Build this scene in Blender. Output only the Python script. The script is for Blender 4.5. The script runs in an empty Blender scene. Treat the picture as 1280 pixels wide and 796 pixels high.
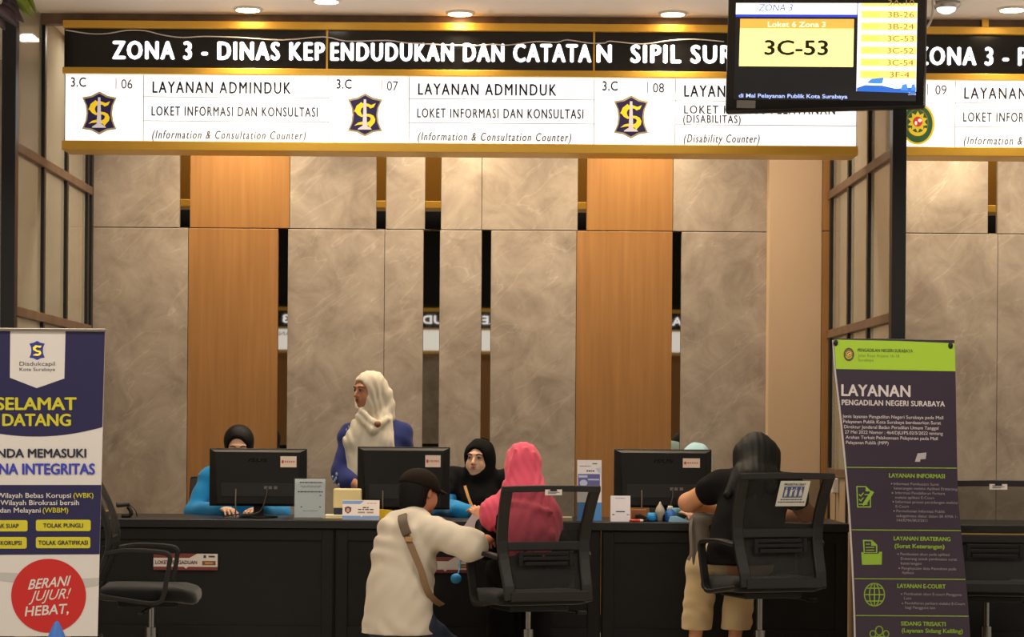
import bpy, bmesh, math, random
import numpy as np
from mathutils import Vector, Matrix
random.seed(7)
PI = math.pi
C = bpy.context.scene.collection
SC = bpy.context.scene
# ------------------------------------------------------------------ camera
F_PX, CX, CY, CAMZ = 2790.0, 610.0, 535.0, 1.25     # focal length in pixels, principal point, camera height
ROLL = math.radians(0.42)
cam_d = bpy.data.cameras.new('camera'); cam = bpy.data.objects.new('camera', cam_d); C.objects.link(cam)
cam_d.sensor_fit = 'HORIZONTAL'; cam_d.sensor_width = 36.0
cam_d.lens = 36.0 * F_PX / 1280.0
cam_d.shift_x = (640.0 - CX) / 1280.0
cam_d.shift_y = (CY - 398.0) / 1280.0
cam_d.clip_start = 0.1; cam_d.clip_end = 100
cam.location = (0, 0, CAMZ)
cam.matrix_world = Matrix.Translation((0, 0, CAMZ)) @ Matrix.Rotation(PI / 2, 4, 'X') @ Matrix.Rotation(ROLL, 4, 'Z')
SC.camera = cam
# ------------------------------------------------------------------ light and exposure
SC.view_settings.view_transform = 'Standard'
SC.view_settings.look = 'None'
SC.view_settings.gamma = 1.0
SC.view_settings.exposure = 0.22
SC.view_settings.use_curve_mapping = False
world = bpy.data.worlds.new('world'); SC.world = world; world.use_nodes = True
wb = world.node_tree.nodes['Background']
wb.inputs[0].default_value = (1.0, 0.90, 0.80, 1); wb.inputs[1].default_value = 0.72

def area(name, loc, sx, sy, power, col, rot=(0, 0, 0)):
    d = bpy.data.lights.new(name, 'AREA'); d.shape = 'RECTANGLE'; d.size = sx; d.size_y = sy
    d.energy = power; d.color = col
    o = bpy.data.objects.new(name, d); o.location = loc; o.rotation_euler = rot; C.objects.link(o); return o
def spot(name, loc, power, col, size=math.radians(100), blend=0.9, radius=0.04, rot=(0, 0, 0)):
    d = bpy.data.lights.new(name, 'SPOT'); d.energy = power; d.color = col; d.spot_size = size
    d.spot_blend = blend; d.shadow_soft_size = radius
    o = bpy.data.objects.new(name, d); o.location = loc; o.rotation_euler = rot; C.objects.link(o); return o
WARM = (1.0, 0.80, 0.52); SOFT = (1.0, 0.90, 0.76)
# the hall's own ceiling lights, high over the waiting area
area('hall_ceiling_light', (-3.2, 7.4, 4.9), 3.0, 1.2, 150, SOFT, (math.radians(14), 0, 0))
area('hall_ceiling_light', (3.2, 7.4, 4.9), 3.0, 1.2, 150, SOFT, (math.radians(14), 0, 0))
area('hall_ceiling_light', (0.0, 1.0, 4.9), 4.0, 2.0, 200, SOFT)
area('hall_ceiling_light', (0.0, -8.5, 4.9), 6.0, 2.0, 160, SOFT)
# the row of spots behind the hanging sign, washing the wall panels and the staff
WALLSPOTS = [-1.52, -0.17, 0.88, 2.8]
for x in WALLSPOTS:
    spot('wall_wash_light', (x, 13.38, 3.44), 66, WARM, math.radians(120), 1.0, 0.05)
area('counter_ceiling_light', (-0.2, 12.75, 3.46), 4.2, 0.25, 48, SOFT)
area('counter_ceiling_light', (4.0, 12.75, 3.46), 3.4, 0.25, 38, SOFT)

# ------------------------------------------------------------------ helpers
def lin(c):
    return tuple((v / 255 / 12.92) if v / 255 <= 0.04045 else ((v / 255 + 0.055) / 1.055) ** 2.4 for v in c)
MATS = {}
def mat(name, rgb, rough=0.6, metal=0.0, emit=0.0, bump=0.0, bscale=60, var=0.0, vscale=6, spec=0.5, stretch=(1, 1, 1), sheen=0.0):
    if name in MATS: return MATS[name]
    m = bpy.data.materials.new(name); m.use_nodes = True; MATS[name] = m
    nt = m.node_tree; N = nt.nodes; L = nt.links; b = N['Principled BSDF']
    c = (*lin(rgb), 1)
    b.inputs['Base Color'].default_value = c
    b.inputs['Roughness'].default_value = rough; b.inputs['Metallic'].default_value = metal
    b.inputs['Specular IOR Level'].default_value = spec
    if sheen: b.inputs['Sheen Weight'].default_value = sheen
    if emit:
        b.inputs['Emission Color'].default_value = c; b.inputs['Emission Strength'].default_value = emit
    tc = N.new('ShaderNodeTexCoord'); mp = N.new('ShaderNodeMapping'); mp.inputs['Scale'].default_value = stretch
    L.new(tc.outputs['Object'], mp.inputs['Vector'])
    if var:
        n = N.new('ShaderNodeTexNoise'); n.inputs['Scale'].default_value = vscale; n.inputs['Detail'].default_value = 6
        L.new(mp.outputs[0], n.inputs['Vector'])
        r = N.new('ShaderNodeMapRange'); r.inputs[1].default_value = 0.3; r.inputs[2].default_value = 0.7
        r.inputs[3].default_value = 1 - var; r.inputs[4].default_value = 1 + var
        L.new(n.outputs[0], r.inputs[0])
        mx = N.new('ShaderNodeVectorMath'); mx.operation = 'SCALE'; mx.inputs[0].default_value = c[:3]
        L.new(r.outputs[0], mx.inputs['Scale']); L.new(mx.outputs[0], b.inputs['Base Color'])
    if bump:
        n2 = N.new('ShaderNodeTexNoise'); n2.inputs['Scale'].default_value = bscale; n2.inputs['Detail'].default_value = 4
        L.new(mp.outputs[0], n2.inputs['Vector'])
        bp = N.new('ShaderNodeBump'); bp.inputs['Strength'].default_value = bump; bp.inputs['Distance'].default_value = 0.01
        L.new(n2.outputs[0], bp.inputs['Height']); L.new(bp.outputs[0], b.inputs['Normal'])
    return m
def ramp_mat(name, stops, build, rough=0.5, metal=0):
    m = bpy.data.materials.new(name); m.use_nodes = True; nt = m.node_tree; N = nt.nodes; L = nt.links; b = N['Principled BSDF']
    b.inputs['Roughness'].default_value = rough
    fac = build(N, L)
    r = N.new('ShaderNodeValToRGB'); e = r.color_ramp.elements
    while len(e) < len(stops): e.new(0.5)
    for k, (p, c) in enumerate(stops): e[k].position = p; e[k].color = (*lin(c), 1)
    L.new(fac, r.inputs[0]); L.new(r.outputs[0], b.inputs['Base Color'])
    return m
def stone_fac(N, L):
    tc = N.new('ShaderNodeTexCoord')
    a = N.new('ShaderNodeTexNoise'); a.inputs['Scale'].default_value = 4.2; a.inputs['Detail'].default_value = 9; a.inputs['Roughness'].default_value = 0.66; a.inputs['Distortion'].default_value = 0.6
    L.new(tc.outputs['Object'], a.inputs['Vector'])
    v = N.new('ShaderNodeTexNoise'); v.inputs['Scale'].default_value = 2.4; v.inputs['Detail'].default_value = 3; v.inputs['Distortion'].default_value = 0.5
    mp = N.new('ShaderNodeMapping'); mp.inputs['Scale'].default_value = (0.45, 1, 2.2)
    rt_ = N.new('ShaderNodeMapping'); rt_.inputs['Rotation'].default_value = (0, math.radians(38), 0)
    L.new(tc.outputs['Object'], rt_.inputs[0]); L.new(rt_.outputs[0], mp.inputs[0]); L.new(mp.outputs[0], v.inputs['Vector'])
    s = N.new('ShaderNodeMath'); s.operation = 'SUBTRACT'; s.inputs[1].default_value = 0.5; L.new(v.outputs[0], s.inputs[0])
    ab = N.new('ShaderNodeMath'); ab.operation = 'ABSOLUTE'; L.new(s.outputs[0], ab.inputs[0])
    mr = N.new('ShaderNodeMapRange'); mr.inputs[1].default_value = 0.0; mr.inputs[2].default_value = 0.008; mr.inputs[3].default_value = 0.13; mr.inputs[4].default_value = 0.0
    L.new(ab.outputs[0], mr.inputs[0])
    ad = N.new('ShaderNodeMath'); ad.operation = 'ADD'; L.new(a.outputs[0], ad.inputs[0]); L.new(mr.outputs[0], ad.inputs[1])
    return ad.outputs[0]
STONE = ramp_mat('grey_marble', [(0.28, (134, 121, 107)), (0.5, (163, 149, 133)), (0.68, (180, 166, 150)), (0.85, (206, 195, 181))], stone_fac, 0.38)
def wood_fac(sc):
    def f(N, L):
        tc = N.new('ShaderNodeTexCoord'); mp = N.new('ShaderNodeMapping'); mp.inputs['Scale'].default_value = sc
        L.new(tc.outputs['Object'], mp.inputs[0])
        n = N.new('ShaderNodeTexNoise'); n.inputs['Scale'].default_value = 3.0; n.inputs['Detail'].default_value = 8; n.inputs['Roughness'].default_value = 0.6
        L.new(mp.outputs[0], n.inputs['Vector']); return n.outputs[0]
    return f
WOOD = ramp_mat('oak_veneer', [(0.25, (150, 104, 54)), (0.5, (160, 113, 61)), (0.75, (170, 122, 68))], wood_fac((12, 12, 0.5)), 0.42)
DARKWOOD = ramp_mat('brown_wood', [(0.3, (92, 70, 52)), (0.7, (124, 98, 76))], wood_fac((3, 3, 3)), 0.45)
def mirror_mat():
    m = mat('smoked_mirror', (178, 172, 160), 0.015, 1.0); return m
MIRROR = mirror_mat()
GOLD = mat('brushed_gold', (228, 180, 70), 0.36, 0.3, bump=0.05, bscale=90)
GOLDD = mat('dark_gold', (150, 106, 34), 0.4, 0.5)
BLACK = mat('black_metal', (20, 20, 21), 0.42, 0.2)
SIGNBLACK = mat('black_acrylic', (12, 11, 12), 0.16)
SIGNWHITE = mat('lit_white_acrylic', (250, 250, 252), 0.4, emit=0.86)
LETTER = mat('lit_letter', (244, 246, 255), 0.4, emit=1.3)
INK = mat('dark_print', (46, 44, 54), 0.8, spec=.1)
INKG = mat('grey_print', (72, 70, 78), 0.8, spec=.1)
INKL = mat('light_grey_print', (112, 110, 112), 0.8, spec=.1)
def glass_mat(name, tint, tr=0.72, frost=0.2):
    m = bpy.data.materials.new(name); m.use_nodes = True; nt = m.node_tree; N = nt.nodes; L = nt.links
    out = N['Material Output']; N.remove(N['Principled BSDF'])
    t = N.new('ShaderNodeBsdfTransparent'); t.inputs[0].default_value = (0.93, 0.95, 0.93, 1)
    g = N.new('ShaderNodeBsdfGlossy'); g.inputs['Roughness'].default_value = 0.06
    d = N.new('ShaderNodeBsdfDiffuse'); d.inputs[0].default_value = (*lin(tint), 1)
    m1 = N.new('ShaderNodeMixShader'); m1.inputs[0].default_value = frost; L.new(t.outputs[0], m1.inputs[1]); L.new(d.outputs[0], m1.inputs[2])
    fr = N.new('ShaderNodeFresnel'); fr.inputs[0].default_value = 1.45
    m2 = N.new('ShaderNodeMixShader'); L.new(fr.outputs[0], m2.inputs[0]); L.new(m1.outputs[0], m2.inputs[1]); L.new(g.outputs[0], m2.inputs[2])
    L.new(m2.outputs[0], out.inputs[0]); return m
GLASS = glass_mat('partition_glass', (236, 224, 196), 0.7, 0.45)
ACRYL = glass_mat('clear_acrylic', (230, 235, 240), 0.7, 0.12)
def mesh_fabric(name, col, opac):
    m = bpy.data.materials.new(name); m.use_nodes = True; nt = m.node_tree; N = nt.nodes; L = nt.links
    b = N['Principled BSDF']; b.inputs['Base Color'].default_value = (*lin(col), 1); b.inputs['Roughness'].default_value = 0.7
    tc = N.new('ShaderNodeTexCoord'); w = N.new('ShaderNodeTexWave'); w.bands_direction = 'Z'; w.inputs['Scale'].default_value = 110
    L.new(tc.outputs['Object'], w.inputs['Vector'])
    mr = N.new('ShaderNodeMapRange'); mr.inputs[3].default_value = opac - 0.15; mr.inputs[4].default_value = opac + 0.15
    L.new(w.outputs['Fac'], mr.inputs[0]); L.new(mr.outputs[0], b.inputs['Alpha']); return m
NET = mesh_fabric('chair_netting', (22, 20, 18), 0.58)

def at(px, py, Y):
    """photo pixel -> point of the place at depth Y (camera roll taken out)"""
    dx, dy = px - CX, py - CY
    c, s = math.cos(ROLL), math.sin(ROLL)
    ux, uy = dx * c + dy * s, -dx * s + dy * c
    return Vector((ux * Y / F_PX, Y, CAMZ - uy * Y / F_PX))
def lv(px, py, Y):
    """the same for levelled coordinates"""
    return Vector(((px - CX) * Y / F_PX, Y, CAMZ - (py - CY) * Y / F_PX))

def mk(name, bm, m, parent=None, smooth=False, world=True):
    """link a bmesh as ONE mesh object; verts given in world space are made local to an unrotated parent"""
    if isinstance(bm, bmesh.types.BMesh):
        me = bpy.data.meshes.new(name); bm.normal_update(); bm.to_mesh(me); bm.free()
    else: me = bm
    if parent is not None and world:
        p = parent; off = Vector((0, 0, 0))
        while p is not None: off += p.location; p = p.parent
        me.transform(Matrix.Translation(-off))
    ms = m if isinstance(m, (list, tuple)) else [m]
    for q in ms: me.materials.append(q)
    if smooth: me.shade_smooth()
    o = bpy.data.objects.new(name, me); C.objects.link(o)
    if parent is not None: o.parent = parent
    return o
def tag(o, label=None, cat=None, group=None, kind=None):
    if label: o['label'] = label
    if cat: o['category'] = cat
    if group: o['group'] = group
    if kind: o['kind'] = kind
    return o
def thing(name, label, cat, loc=(0, 0, 0), rz=0, group=None, kind=None):
    o = bpy.data.objects.new(name, None); C.objects.link(o); o.empty_display_size = 0.1
    o.location = loc; o.rotation_euler = (0, 0, rz)
    return tag(o, label, cat, group, kind)
def B(): return bmesh.new()
def box(bm, a, b, bev=0.0, M=None):
    x0, y0, z0 = [min(a[i], b[i]) for i in range(3)]; x1, y1, z1 = [max(a[i], b[i]) for i in range(3)]
    vs = [bm.verts.new(p) for p in [(x0, y0, z0), (x1, y0, z0), (x1, y1, z0), (x0, y1, z0), (x0, y0, z1), (x1, y0, z1), (x1, y1, z1), (x0, y1, z1)]]
    fs = [bm.faces.new([vs[i] for i in q]) for q in [(0, 3, 2, 1), (4, 5, 6, 7), (0, 1, 5, 4), (1, 2, 6, 5), (2, 3, 7, 6), (3, 0, 4, 7)]]
    geo = vs
    if bev:
        es = list({e for f in fs for e in f.edges})
        r = bmesh.ops.bevel(bm, geom=es, offset=bev, segments=2, affect='EDGES', profile=0.5)
        geo = list({v for f in r['faces'] for v in f.verts} | {v for v in vs if v.is_valid})
    if M is not None: bmesh.ops.transform(bm, matrix=M, verts=[v for v in geo if v.is_valid])
    return geo
def cyl(bm, a, b, r0, r1=None, n=20, caps=True):
    a, b = Vector(a), Vector(b); r1 = r0 if r1 is None else r1
    d = (b - a); z = d.normalized(); x = z.orthogonal().normalized(); y = z.cross(x)
    ra = [bm.verts.new(a + (x * math.cos(2 * PI * i / n) + y * math.sin(2 * PI * i / n)) * r0) for i in range(n)]
    rb = [bm.verts.new(b + (x * math.cos(2 * PI * i / n) + y * math.sin(2 * PI * i / n)) * r1) for i in range(n)]
    for i in range(n): bm.faces.new([ra[i], ra[(i + 1) % n], rb[(i + 1) % n], rb[i]])
    if caps: bm.faces.new(ra[::-1]); bm.faces.new(rb)
def lathe(bm, c, prof, n=24):
    """prof: (radius, z) pairs around a vertical axis through c"""
    rings = []
    for r, z in prof:
        rings.append([bm.verts.new((c[0] + r * math.cos(2 * PI * i / n), c[1] + r * math.sin(2 * PI * i / n), c[2] + z)) for i in range(n)])
    for q in range(len(rings) - 1):
        for i in range(n): bm.faces.new([rings[q][i], rings[q][(i + 1) % n], rings[q + 1][(i + 1) % n], rings[q + 1][i]])
    bm.faces.new(rings[0][::-1]); bm.faces.new(rings[-1])
def smoothpts(pts, k=4):
    """Catmull-Rom through pts"""
    P = [Vector(p) for p in pts]; out = []
    for i in range(len(P) - 1):
        p0 = P[max(i - 1, 0)]; p1 = P[i]; p2 = P[i + 1]; p3 = P[min(i + 2, len(P) - 1)]
        for j in range(k):
            t = j / k
            out.append(0.5 * ((2 * p1) + (p2 - p0) * t + (2 * p0 - 5 * p1 + 4 * p2 - p3) * t * t + (3 * p1 - p0 - 3 * p2 + p3) * t ** 3))
    out.append(P[-1]); return out
def tube(bm, pts, rx, ry=None, n=8, side=None, closed=False, box_=False):
    """sweep an ellipse (or rectangle) along pts; side = the direction rx lies along"""
    P = [Vector(p) for p in pts]; ry = rx if ry is None else ry; rings = []
    m = len(P)
    for i in range(m):
        if closed: t = P[(i + 1) % m] - P[i - 1]
        else: t = P[min(i + 1, m - 1)] - P[max(i - 1, 0)]
        t.normalize()
        s = Vector(side) if side is not None else t.orthogonal()
        if side is None and rings: s = prev
        s = s - t * s.dot(t)
        if s.length < 1e-6: s = t.orthogonal()
        s.normalize(); prev = s; u = t.cross(s)
        if box_: ring = [bm.verts.new(P[i] + s * rx * a + u * ry * b) for a, b in [(-1, -.6), (-.8, -1), (.8, -1), (1, -.6), (1, .6), (.8, 1), (-.8, 1), (-1, .6)]]
        else: ring = [bm.verts.new(P[i] + s * rx * math.cos(2 * PI * k / n) + u * ry * math.sin(2 * PI * k / n)) for k in range(n)]
        rings.append(ring)
    q = len(rings[0])
    for i in range(m - (0 if closed else 1)):
        a, b = rings[i], rings[(i + 1) % m]
        for k in range(q): bm.faces.new([a[k], a[(k + 1) % q], b[(k + 1) % q], b[k]])
    if not closed: bm.faces.new(rings[0][::-1]); bm.faces.new(rings[-1])
def sph(bm, c, r, rot=None, n=16, m=10):
    c = Vector(c); r = (r, r, r) if isinstance(r, (int, float)) else r
    R = rot if rot is not None else Matrix.Identity(3)
    top = bm.verts.new(c + R @ Vector((0, 0, r[2]))); bot = bm.verts.new(c - R @ Vector((0, 0, r[2]))); rings = []
    for j in range(1, m):
        th = PI * j / m
        rings.append([bm.verts.new(c + R @ Vector((r[0] * math.sin(th) * math.cos(2 * PI * i / n), r[1] * math.sin(th) * math.sin(2 * PI * i / n), r[2] * math.cos(th)))) for i in range(n)])
    for i in range(n):
        bm.faces.new([top, rings[0][i], rings[0][(i + 1) % n]]); bm.faces.new([bot, rings[-1][(i + 1) % n], rings[-1][i]])
        for j in range(m - 2): bm.faces.new([rings[j][i], rings[j + 1][i], rings[j + 1][(i + 1) % n], rings[j][(i + 1) % n]])
def prism(bm, poly, fn, t=0.002):
    """poly: outline points (u,v); fn(u,v,d) -> world, d = distance in front of the surface; a solid plate of thickness t"""
    f = [bm.verts.new(fn(u, v, t)) for u, v in poly]; b = [bm.verts.new(fn(u, v, 0)) for u, v in poly]
    n = len(poly)
    bm.faces.new(f); bm.faces.new(b[::-1])
    for i in range(n): bm.faces.new([f[i], b[i], b[(i + 1) % n], f[(i + 1) % n]])
    bmesh.ops.recalc_face_normals(bm, faces=bm.faces[:])
def ellipse(cx, cy, rx, ry, n=40, a0=0, a1=2 * PI):
    return [(cx + rx * math.cos(a0 + (a1 - a0) * i / n), cy + ry * math.sin(a0 + (a1 - a0) * i / n)) for i in range(n if a1 - a0 > 6.28 else n + 1)]
def rrect(x0, y0, x1, y1, r, n=4):
    out = []
    for cx, cy, a in [(x1 - r, y1 - r, 0), (x0 + r, y1 - r, PI / 2), (x0 + r, y0 + r, PI), (x1 - r, y0 + r, 3 * PI / 2)]:
        out += [(cx + r * math.cos(a + PI / 2 * i / n), cy + r * math.sin(a + PI / 2 * i / n)) for i in range(n + 1)]
    return out
def text_mesh(s, bold=0.0, space=1.0, shear=0.0, res=3):
    c = bpy.data.curves.new('t', 'FONT'); c.body = s; c.space_character = space; c.shear = shear; c.offset = bold; c.resolution_u = res
    o = bpy.data.objects.new('t', c); C.objects.link(o); bpy.context.view_layer.update()
    dg = bpy.context.evaluated_depsgraph_get()
    me = bpy.data.meshes.new_from_object(o.evaluated_get(dg)); bpy.data.objects.remove(o); bpy.data.curves.remove(c)
    return me
def text(s, x0, x1, base, cap, fn, m, parent, bold=0.0, space=1.0, shear=0.0, t=0.0015, name='lettering', world=True, slope=0.0, res=3, heavy=0.0):
    """lettering fitted between x0 and x1 with its baseline and cap line at base / cap (same coordinates as fn takes)"""
    me = text_mesh(s, bold, space, shear, res)
    vs = me.vertices; xs = [v.co.x for v in vs]; a, b = min(xs), max(xs)
    sx = (x1 - x0) / (b - a); sy = (cap - base) / (0.682 + bold)
    src = [v.co.copy() for v in vs]; xs_all = [v.x for v in src]; polys = [list(p.vertices) for p in me.polygons]; copies = []; bm = B(); h = heavy * abs(cap - base)
    for k, (ox, oy) in enumerate(((0, 0),) if not heavy else ((0, 0), (h, 0), (-h, 0), (0, h * .6), (0, -h * .6))):
        for v, c in zip(vs, src):
            x = x0 + (c.x - a) * sx * (1 - 2 * h / abs(x1 - x0)) + h + ox
            v.co = fn(x, base + c.y * sy + slope * (x - x0) + oy, t + k * .0003)
        me.update(); bm.from_mesh(me); copies.append([v.co.copy() for v in vs])
    bpy.data.meshes.remove(me)
    bmesh.ops.remove_doubles(bm, verts=bm.verts[:], dist=1e-6)
    nw = len(s.split())
    if not heavy or nw < 2: return mk(name, bm, m, parent, world=world)
    # one part per word: cut at the widest gaps along the line
    xs_ = np.array(xs_all); order = np.sort(xs_); gaps = np.diff(order); cut = np.sort(order[np.argsort(gaps)[-(nw - 1):]] + np.sort(gaps)[-(nw - 1):].min() * .5)
    nv = len(src); bm.verts.ensure_lookup_table()
    bm.free(); out = None
    for w in range(nw):
        keep = [i for i in range(len(polys)) if np.searchsorted(cut, min(src[j].x for j in polys[i])) == w]
        if not keep: continue
        bm = B()
        for pos in copies:
            used = {}
            for i in keep:
                vs_ = []
                for j in polys[i]:
                    if j not in used: used[j] = bm.verts.new(pos[j])
                    vs_.append(used[j])
                try: bm.faces.new(vs_)
                except ValueError: pass
        out = mk(name, bm, m, parent, world=world)
    return out
def copy_tree(o, parent=None):
    c = o.copy(); C.objects.link(c)
    if parent is not None: c.parent = parent
    for ch in [k for k in C.objects if k.parent == o]: copy_tree(ch, c)
    return c
# ------------------------------------------------------------------ the setting
YW = 13.70                      # front face of the wall panels
CEIL = 3.487
def struct(name, bm, m, parent=None, smooth=False):
    o = mk(name, bm, m, parent, smooth)
    if parent is None: o['kind'] = 'structure'
    return o
bm = B(); box(bm, (-9, -14.4, -0.1), (9, 14.0, 0)); struct('floor', bm, mat('floor_tile', (206, 196, 180), 0.2, var=0.06))
bm = B(); box(bm, (-9, 9.4, CEIL), (9, 14.0, CEIL + 0.12)); struct('ceiling', bm, mat('ceiling_paint', (244, 236, 230), 0.7))
bm = B(); box(bm, (-13, -14.4, 5.0), (13, 9.4, 5.12)); struct('ceiling_high', bm, mat('dark_ceiling', (24, 23, 23), 0.8))
bm = B(); box(bm, (-9, 9.4, CEIL + .12), (9, 9.5, 5.12)); struct('wall_bulkhead', bm, mat('dark_ceiling', (24, 23, 23), 0.8))
bm = B(); box(bm, (-9, 12.13, 3.43), (9, 12.2, CEIL)); struct('trim_1', bm, DARKWOOD)
bm = B(); box(bm, (-9, YW + .06, 0), (9, YW + .3, CEIL)); wall = struct('wall_back', bm, mat('wall_core', (90, 80, 70), 0.8))
JZ = lv(600, 287.5, YW).z                        # the long horizontal joint
def X(px, py=288): return at(px, py, YW).x
def panel(name, x0, x1, z0, z1, m, y=YW, back=YW + .061):
    bm = B(); box(bm, (x0 + .0012, y, z0), (x1 - .0012, back, z1), 0.003); return mk(name, bm, m, wall)
T = CEIL - 0.002; G = 0.002
ups = [('stone_panel', 108, 224), ('mirror_strip', 224, 237), ('wood_panel', 237, 362), ('stone_panel', 362, 470), ('mirror_strip', 470, 482),
       ('stone_panel', 482, 531), ('mirror_strip', 531, 551), ('stone_panel', 551, 602), ('stone_panel', 602, 722), ('mirror_strip', 722, 733),
       ('wood_panel', 733, 841), ('stone_panel', 841, 960), ('stone_panel', 1040, 1235), ('mirror_strip', 1235, 1247), ('stone_panel', 1247, 1370), ('wood_panel', 1370, 1480)]
los = [('stone_panel', 108, 235.5), ('wood_panel', 235.5, 348), ('mirror_strip', 348, 360), ('stone_panel', 360, 481), ('stone_panel', 481, 529.5),
       ('mirror_strip', 529.5, 550), ('stone_panel', 550, 602.5), ('mirror_strip', 602.5, 614), ('stone_panel', 614, 721), ('wood_panel', 721, 841),
       ('mirror_strip', 841, 852), ('stone_panel', 852, 960), ('stone_panel', 1040, 1247.5), ('stone_panel', 1247.5, 1370), ('wood_panel', 1370, 1480)]
def rowpan(rows, z0, z1):
    for nm, a, b in rows:
        if nm == 'mirror_strip': panel(nm, X(a) - .003, X(b) + .003, z0, z1, MIRROR, YW + .03)
        else: panel(nm, X(a), X(b), z0, z1, STONE if nm[0] == 's' else WOOD)
rowpan(ups, JZ + G, T); rowpan(los, 0.11, JZ - G)
# stone left of the left partition and its neighbour bay
panel('stone_panel', -3.9, -2.53, JZ + G, T, STONE); panel('stone_panel', -3.9, -2.53, .11, JZ - G, STONE)
panel('wood_panel', -4.6, -3.9, .11, T, WOOD)
bm = B(); box(bm, (X(958.5), YW - .1, 0), (X(1024.5), YW + .06, CEIL), 0.004)
cream = mat('cream_plaster', (206, 176, 142), 0.65, bump=0.02); mk('plaster_column', bm, cream, wall)
for z0, z1 in ((.0, JZ - G), (JZ + G, CEIL)):
    bm = B(); box(bm, (X(1025), YW - .1, z0), (X(1037), YW + .06, z1), 0.003); mk('wood_panel', bm, WOOD, wall)
bm = B(); box(bm, (-9, YW - .01, 0), (9, YW + .06, .105), .004); struct('baseboard_back', bm, BLACK)
# far side of the hall, seen only in the mirror strips
bm = B(); box(bm, (-13, -14.4, 0), (13, -14.2, 5.0)); rear = struct('wall_rear', bm, mat('dark_ceiling', (24, 23, 23), 0.8))
for k in range(9):
    x = -8.6 + k * 1.95
    bm = B(); box(bm, (x, -14.2, 0), (x + 1.1, -14.17, 2.62), .003); mk('wood_panel', bm, WOOD, rear)
    bm = B(); box(bm, (x + 1.1, -14.2, 0), (x + 1.95, -14.17, 2.62), .003); mk('stone_panel', bm, STONE, rear)

# ------------------------------------------------------------------ glass partitions beside the bay
def partition(xs, label, side):
    t = thing('glass_partition', label, 'partition', (xs, 12.6, 0))
    ys = [11.4, 12.2, 12.86, 13.53]
    bm = B(); box(bm, (xs - .036, 11.36, 0), (xs + .036, 11.44, CEIL), .004); mk('end_post', bm, BLACK, t)
    for y in ys[1:]:
        bm = B(); box(bm, (xs - .022, y - .025, 0), (xs + .022, y + .025, CEIL), .003); mk('mullion', bm, BLACK, t)
    bm = B(); box(bm, (xs - .022, YW - .062, 0), (xs + .022, YW - .002, CEIL), .003); mk('mullion', bm, BLACK, t)
    e = ys + [YW - .03]
    for z in (2.68, 1.835, 1.0):
        bm = B(); box(bm, (xs - .026, 11.44, z - .025), (xs + .026, YW - .06, z + .025), .004); mk('rail', bm, DARKWOOD, t)
    for a, b in zip(e[:-1], e[1:]):
        for z0, z1 in ((2.705, CEIL - .003), (1.86, 2.655), (1.025, 1.81)):
            bm = B(); box(bm, (xs - .004, a + .02, z0), (xs + .004, b - .02, z1)); mk('glass_pane', bm, GLASS, t)
        bm = B(); box(bm, (xs - .012, a + .02, .0), (xs + .012, b - .02, .975)); mk('lower_panel', bm, mat('beige_board', (176, 150, 118), 0.6), t)
    return t
XL, XR = -2.452, 2.085
partition(XL, 'glass and black metal partition behind the welcome banner at the left wall end', -1)
partition(XR, 'glass and black metal partition between the cream column and the counter 09 bay', 1)
# wall charger on the right partition
c = at(1050, 607, 13.2)
t = thing('power_adapter', 'white plug-in power adapter on the beige board right of the seated woman in black', 'adapter', (c.x, c.y, c.z))
bm = B(); box(bm, (XR - .055, 13.15, c.z - .045), (XR - .013, 13.2, c.z + .045), .008); mk('adapter_body', bm, mat('white_plastic', (222, 214, 204), 0.4), t)
bm = B(); tube(bm, smoothpts([(XR - .03, 13.17, c.z - .045), (XR - .03, 13.18, c.z - .12), (XR - .028, 13.2, c.z - .3), (XR - .03, 13.22, .4)]), .004); mk('lead', bm, mat('grey_cable', (150, 136, 120), 0.5), t)

# ------------------------------------------------------------------ hanging counter signs
SY = 12.10
def sgn(u, v, d): return lv(u, v, SY) + Vector((0, -d, 0))
ZT, ZB1, ZM0, ZM1, ZW, ZB = [lv(0, y, SY).z for y in (30, 39.5, 88.5, 96.5, 180, 191.5)]
def sx(px): return lv(px, 0, SY).x
NAVY = mat('emblem_navy', (34, 26, 72), 0.5, emit=.35); YEL = mat('emblem_yellow', (236, 198, 40), 0.5, emit=.55); SILV = mat('emblem_silver', (206, 196, 196), 0.5, emit=.5)
def shield_pts(cx, cy, w, h):
    """a six-cornered shield with hollow sides, v runs down"""
    key = [(0, -1), (.48, -.80), (1, -.72), (.80, -.36), (.74, 0), (.80, .36), (1, .74), (.48, .80), (0, 1), (-.48, .80), (-1, .74), (-.80, .36), (-.74, 0), (-.80, -.36), (-1, -.72), (-.48, -.80)]
    return [(cx + x * w, cy + y * h) for x, y in key]
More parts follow.
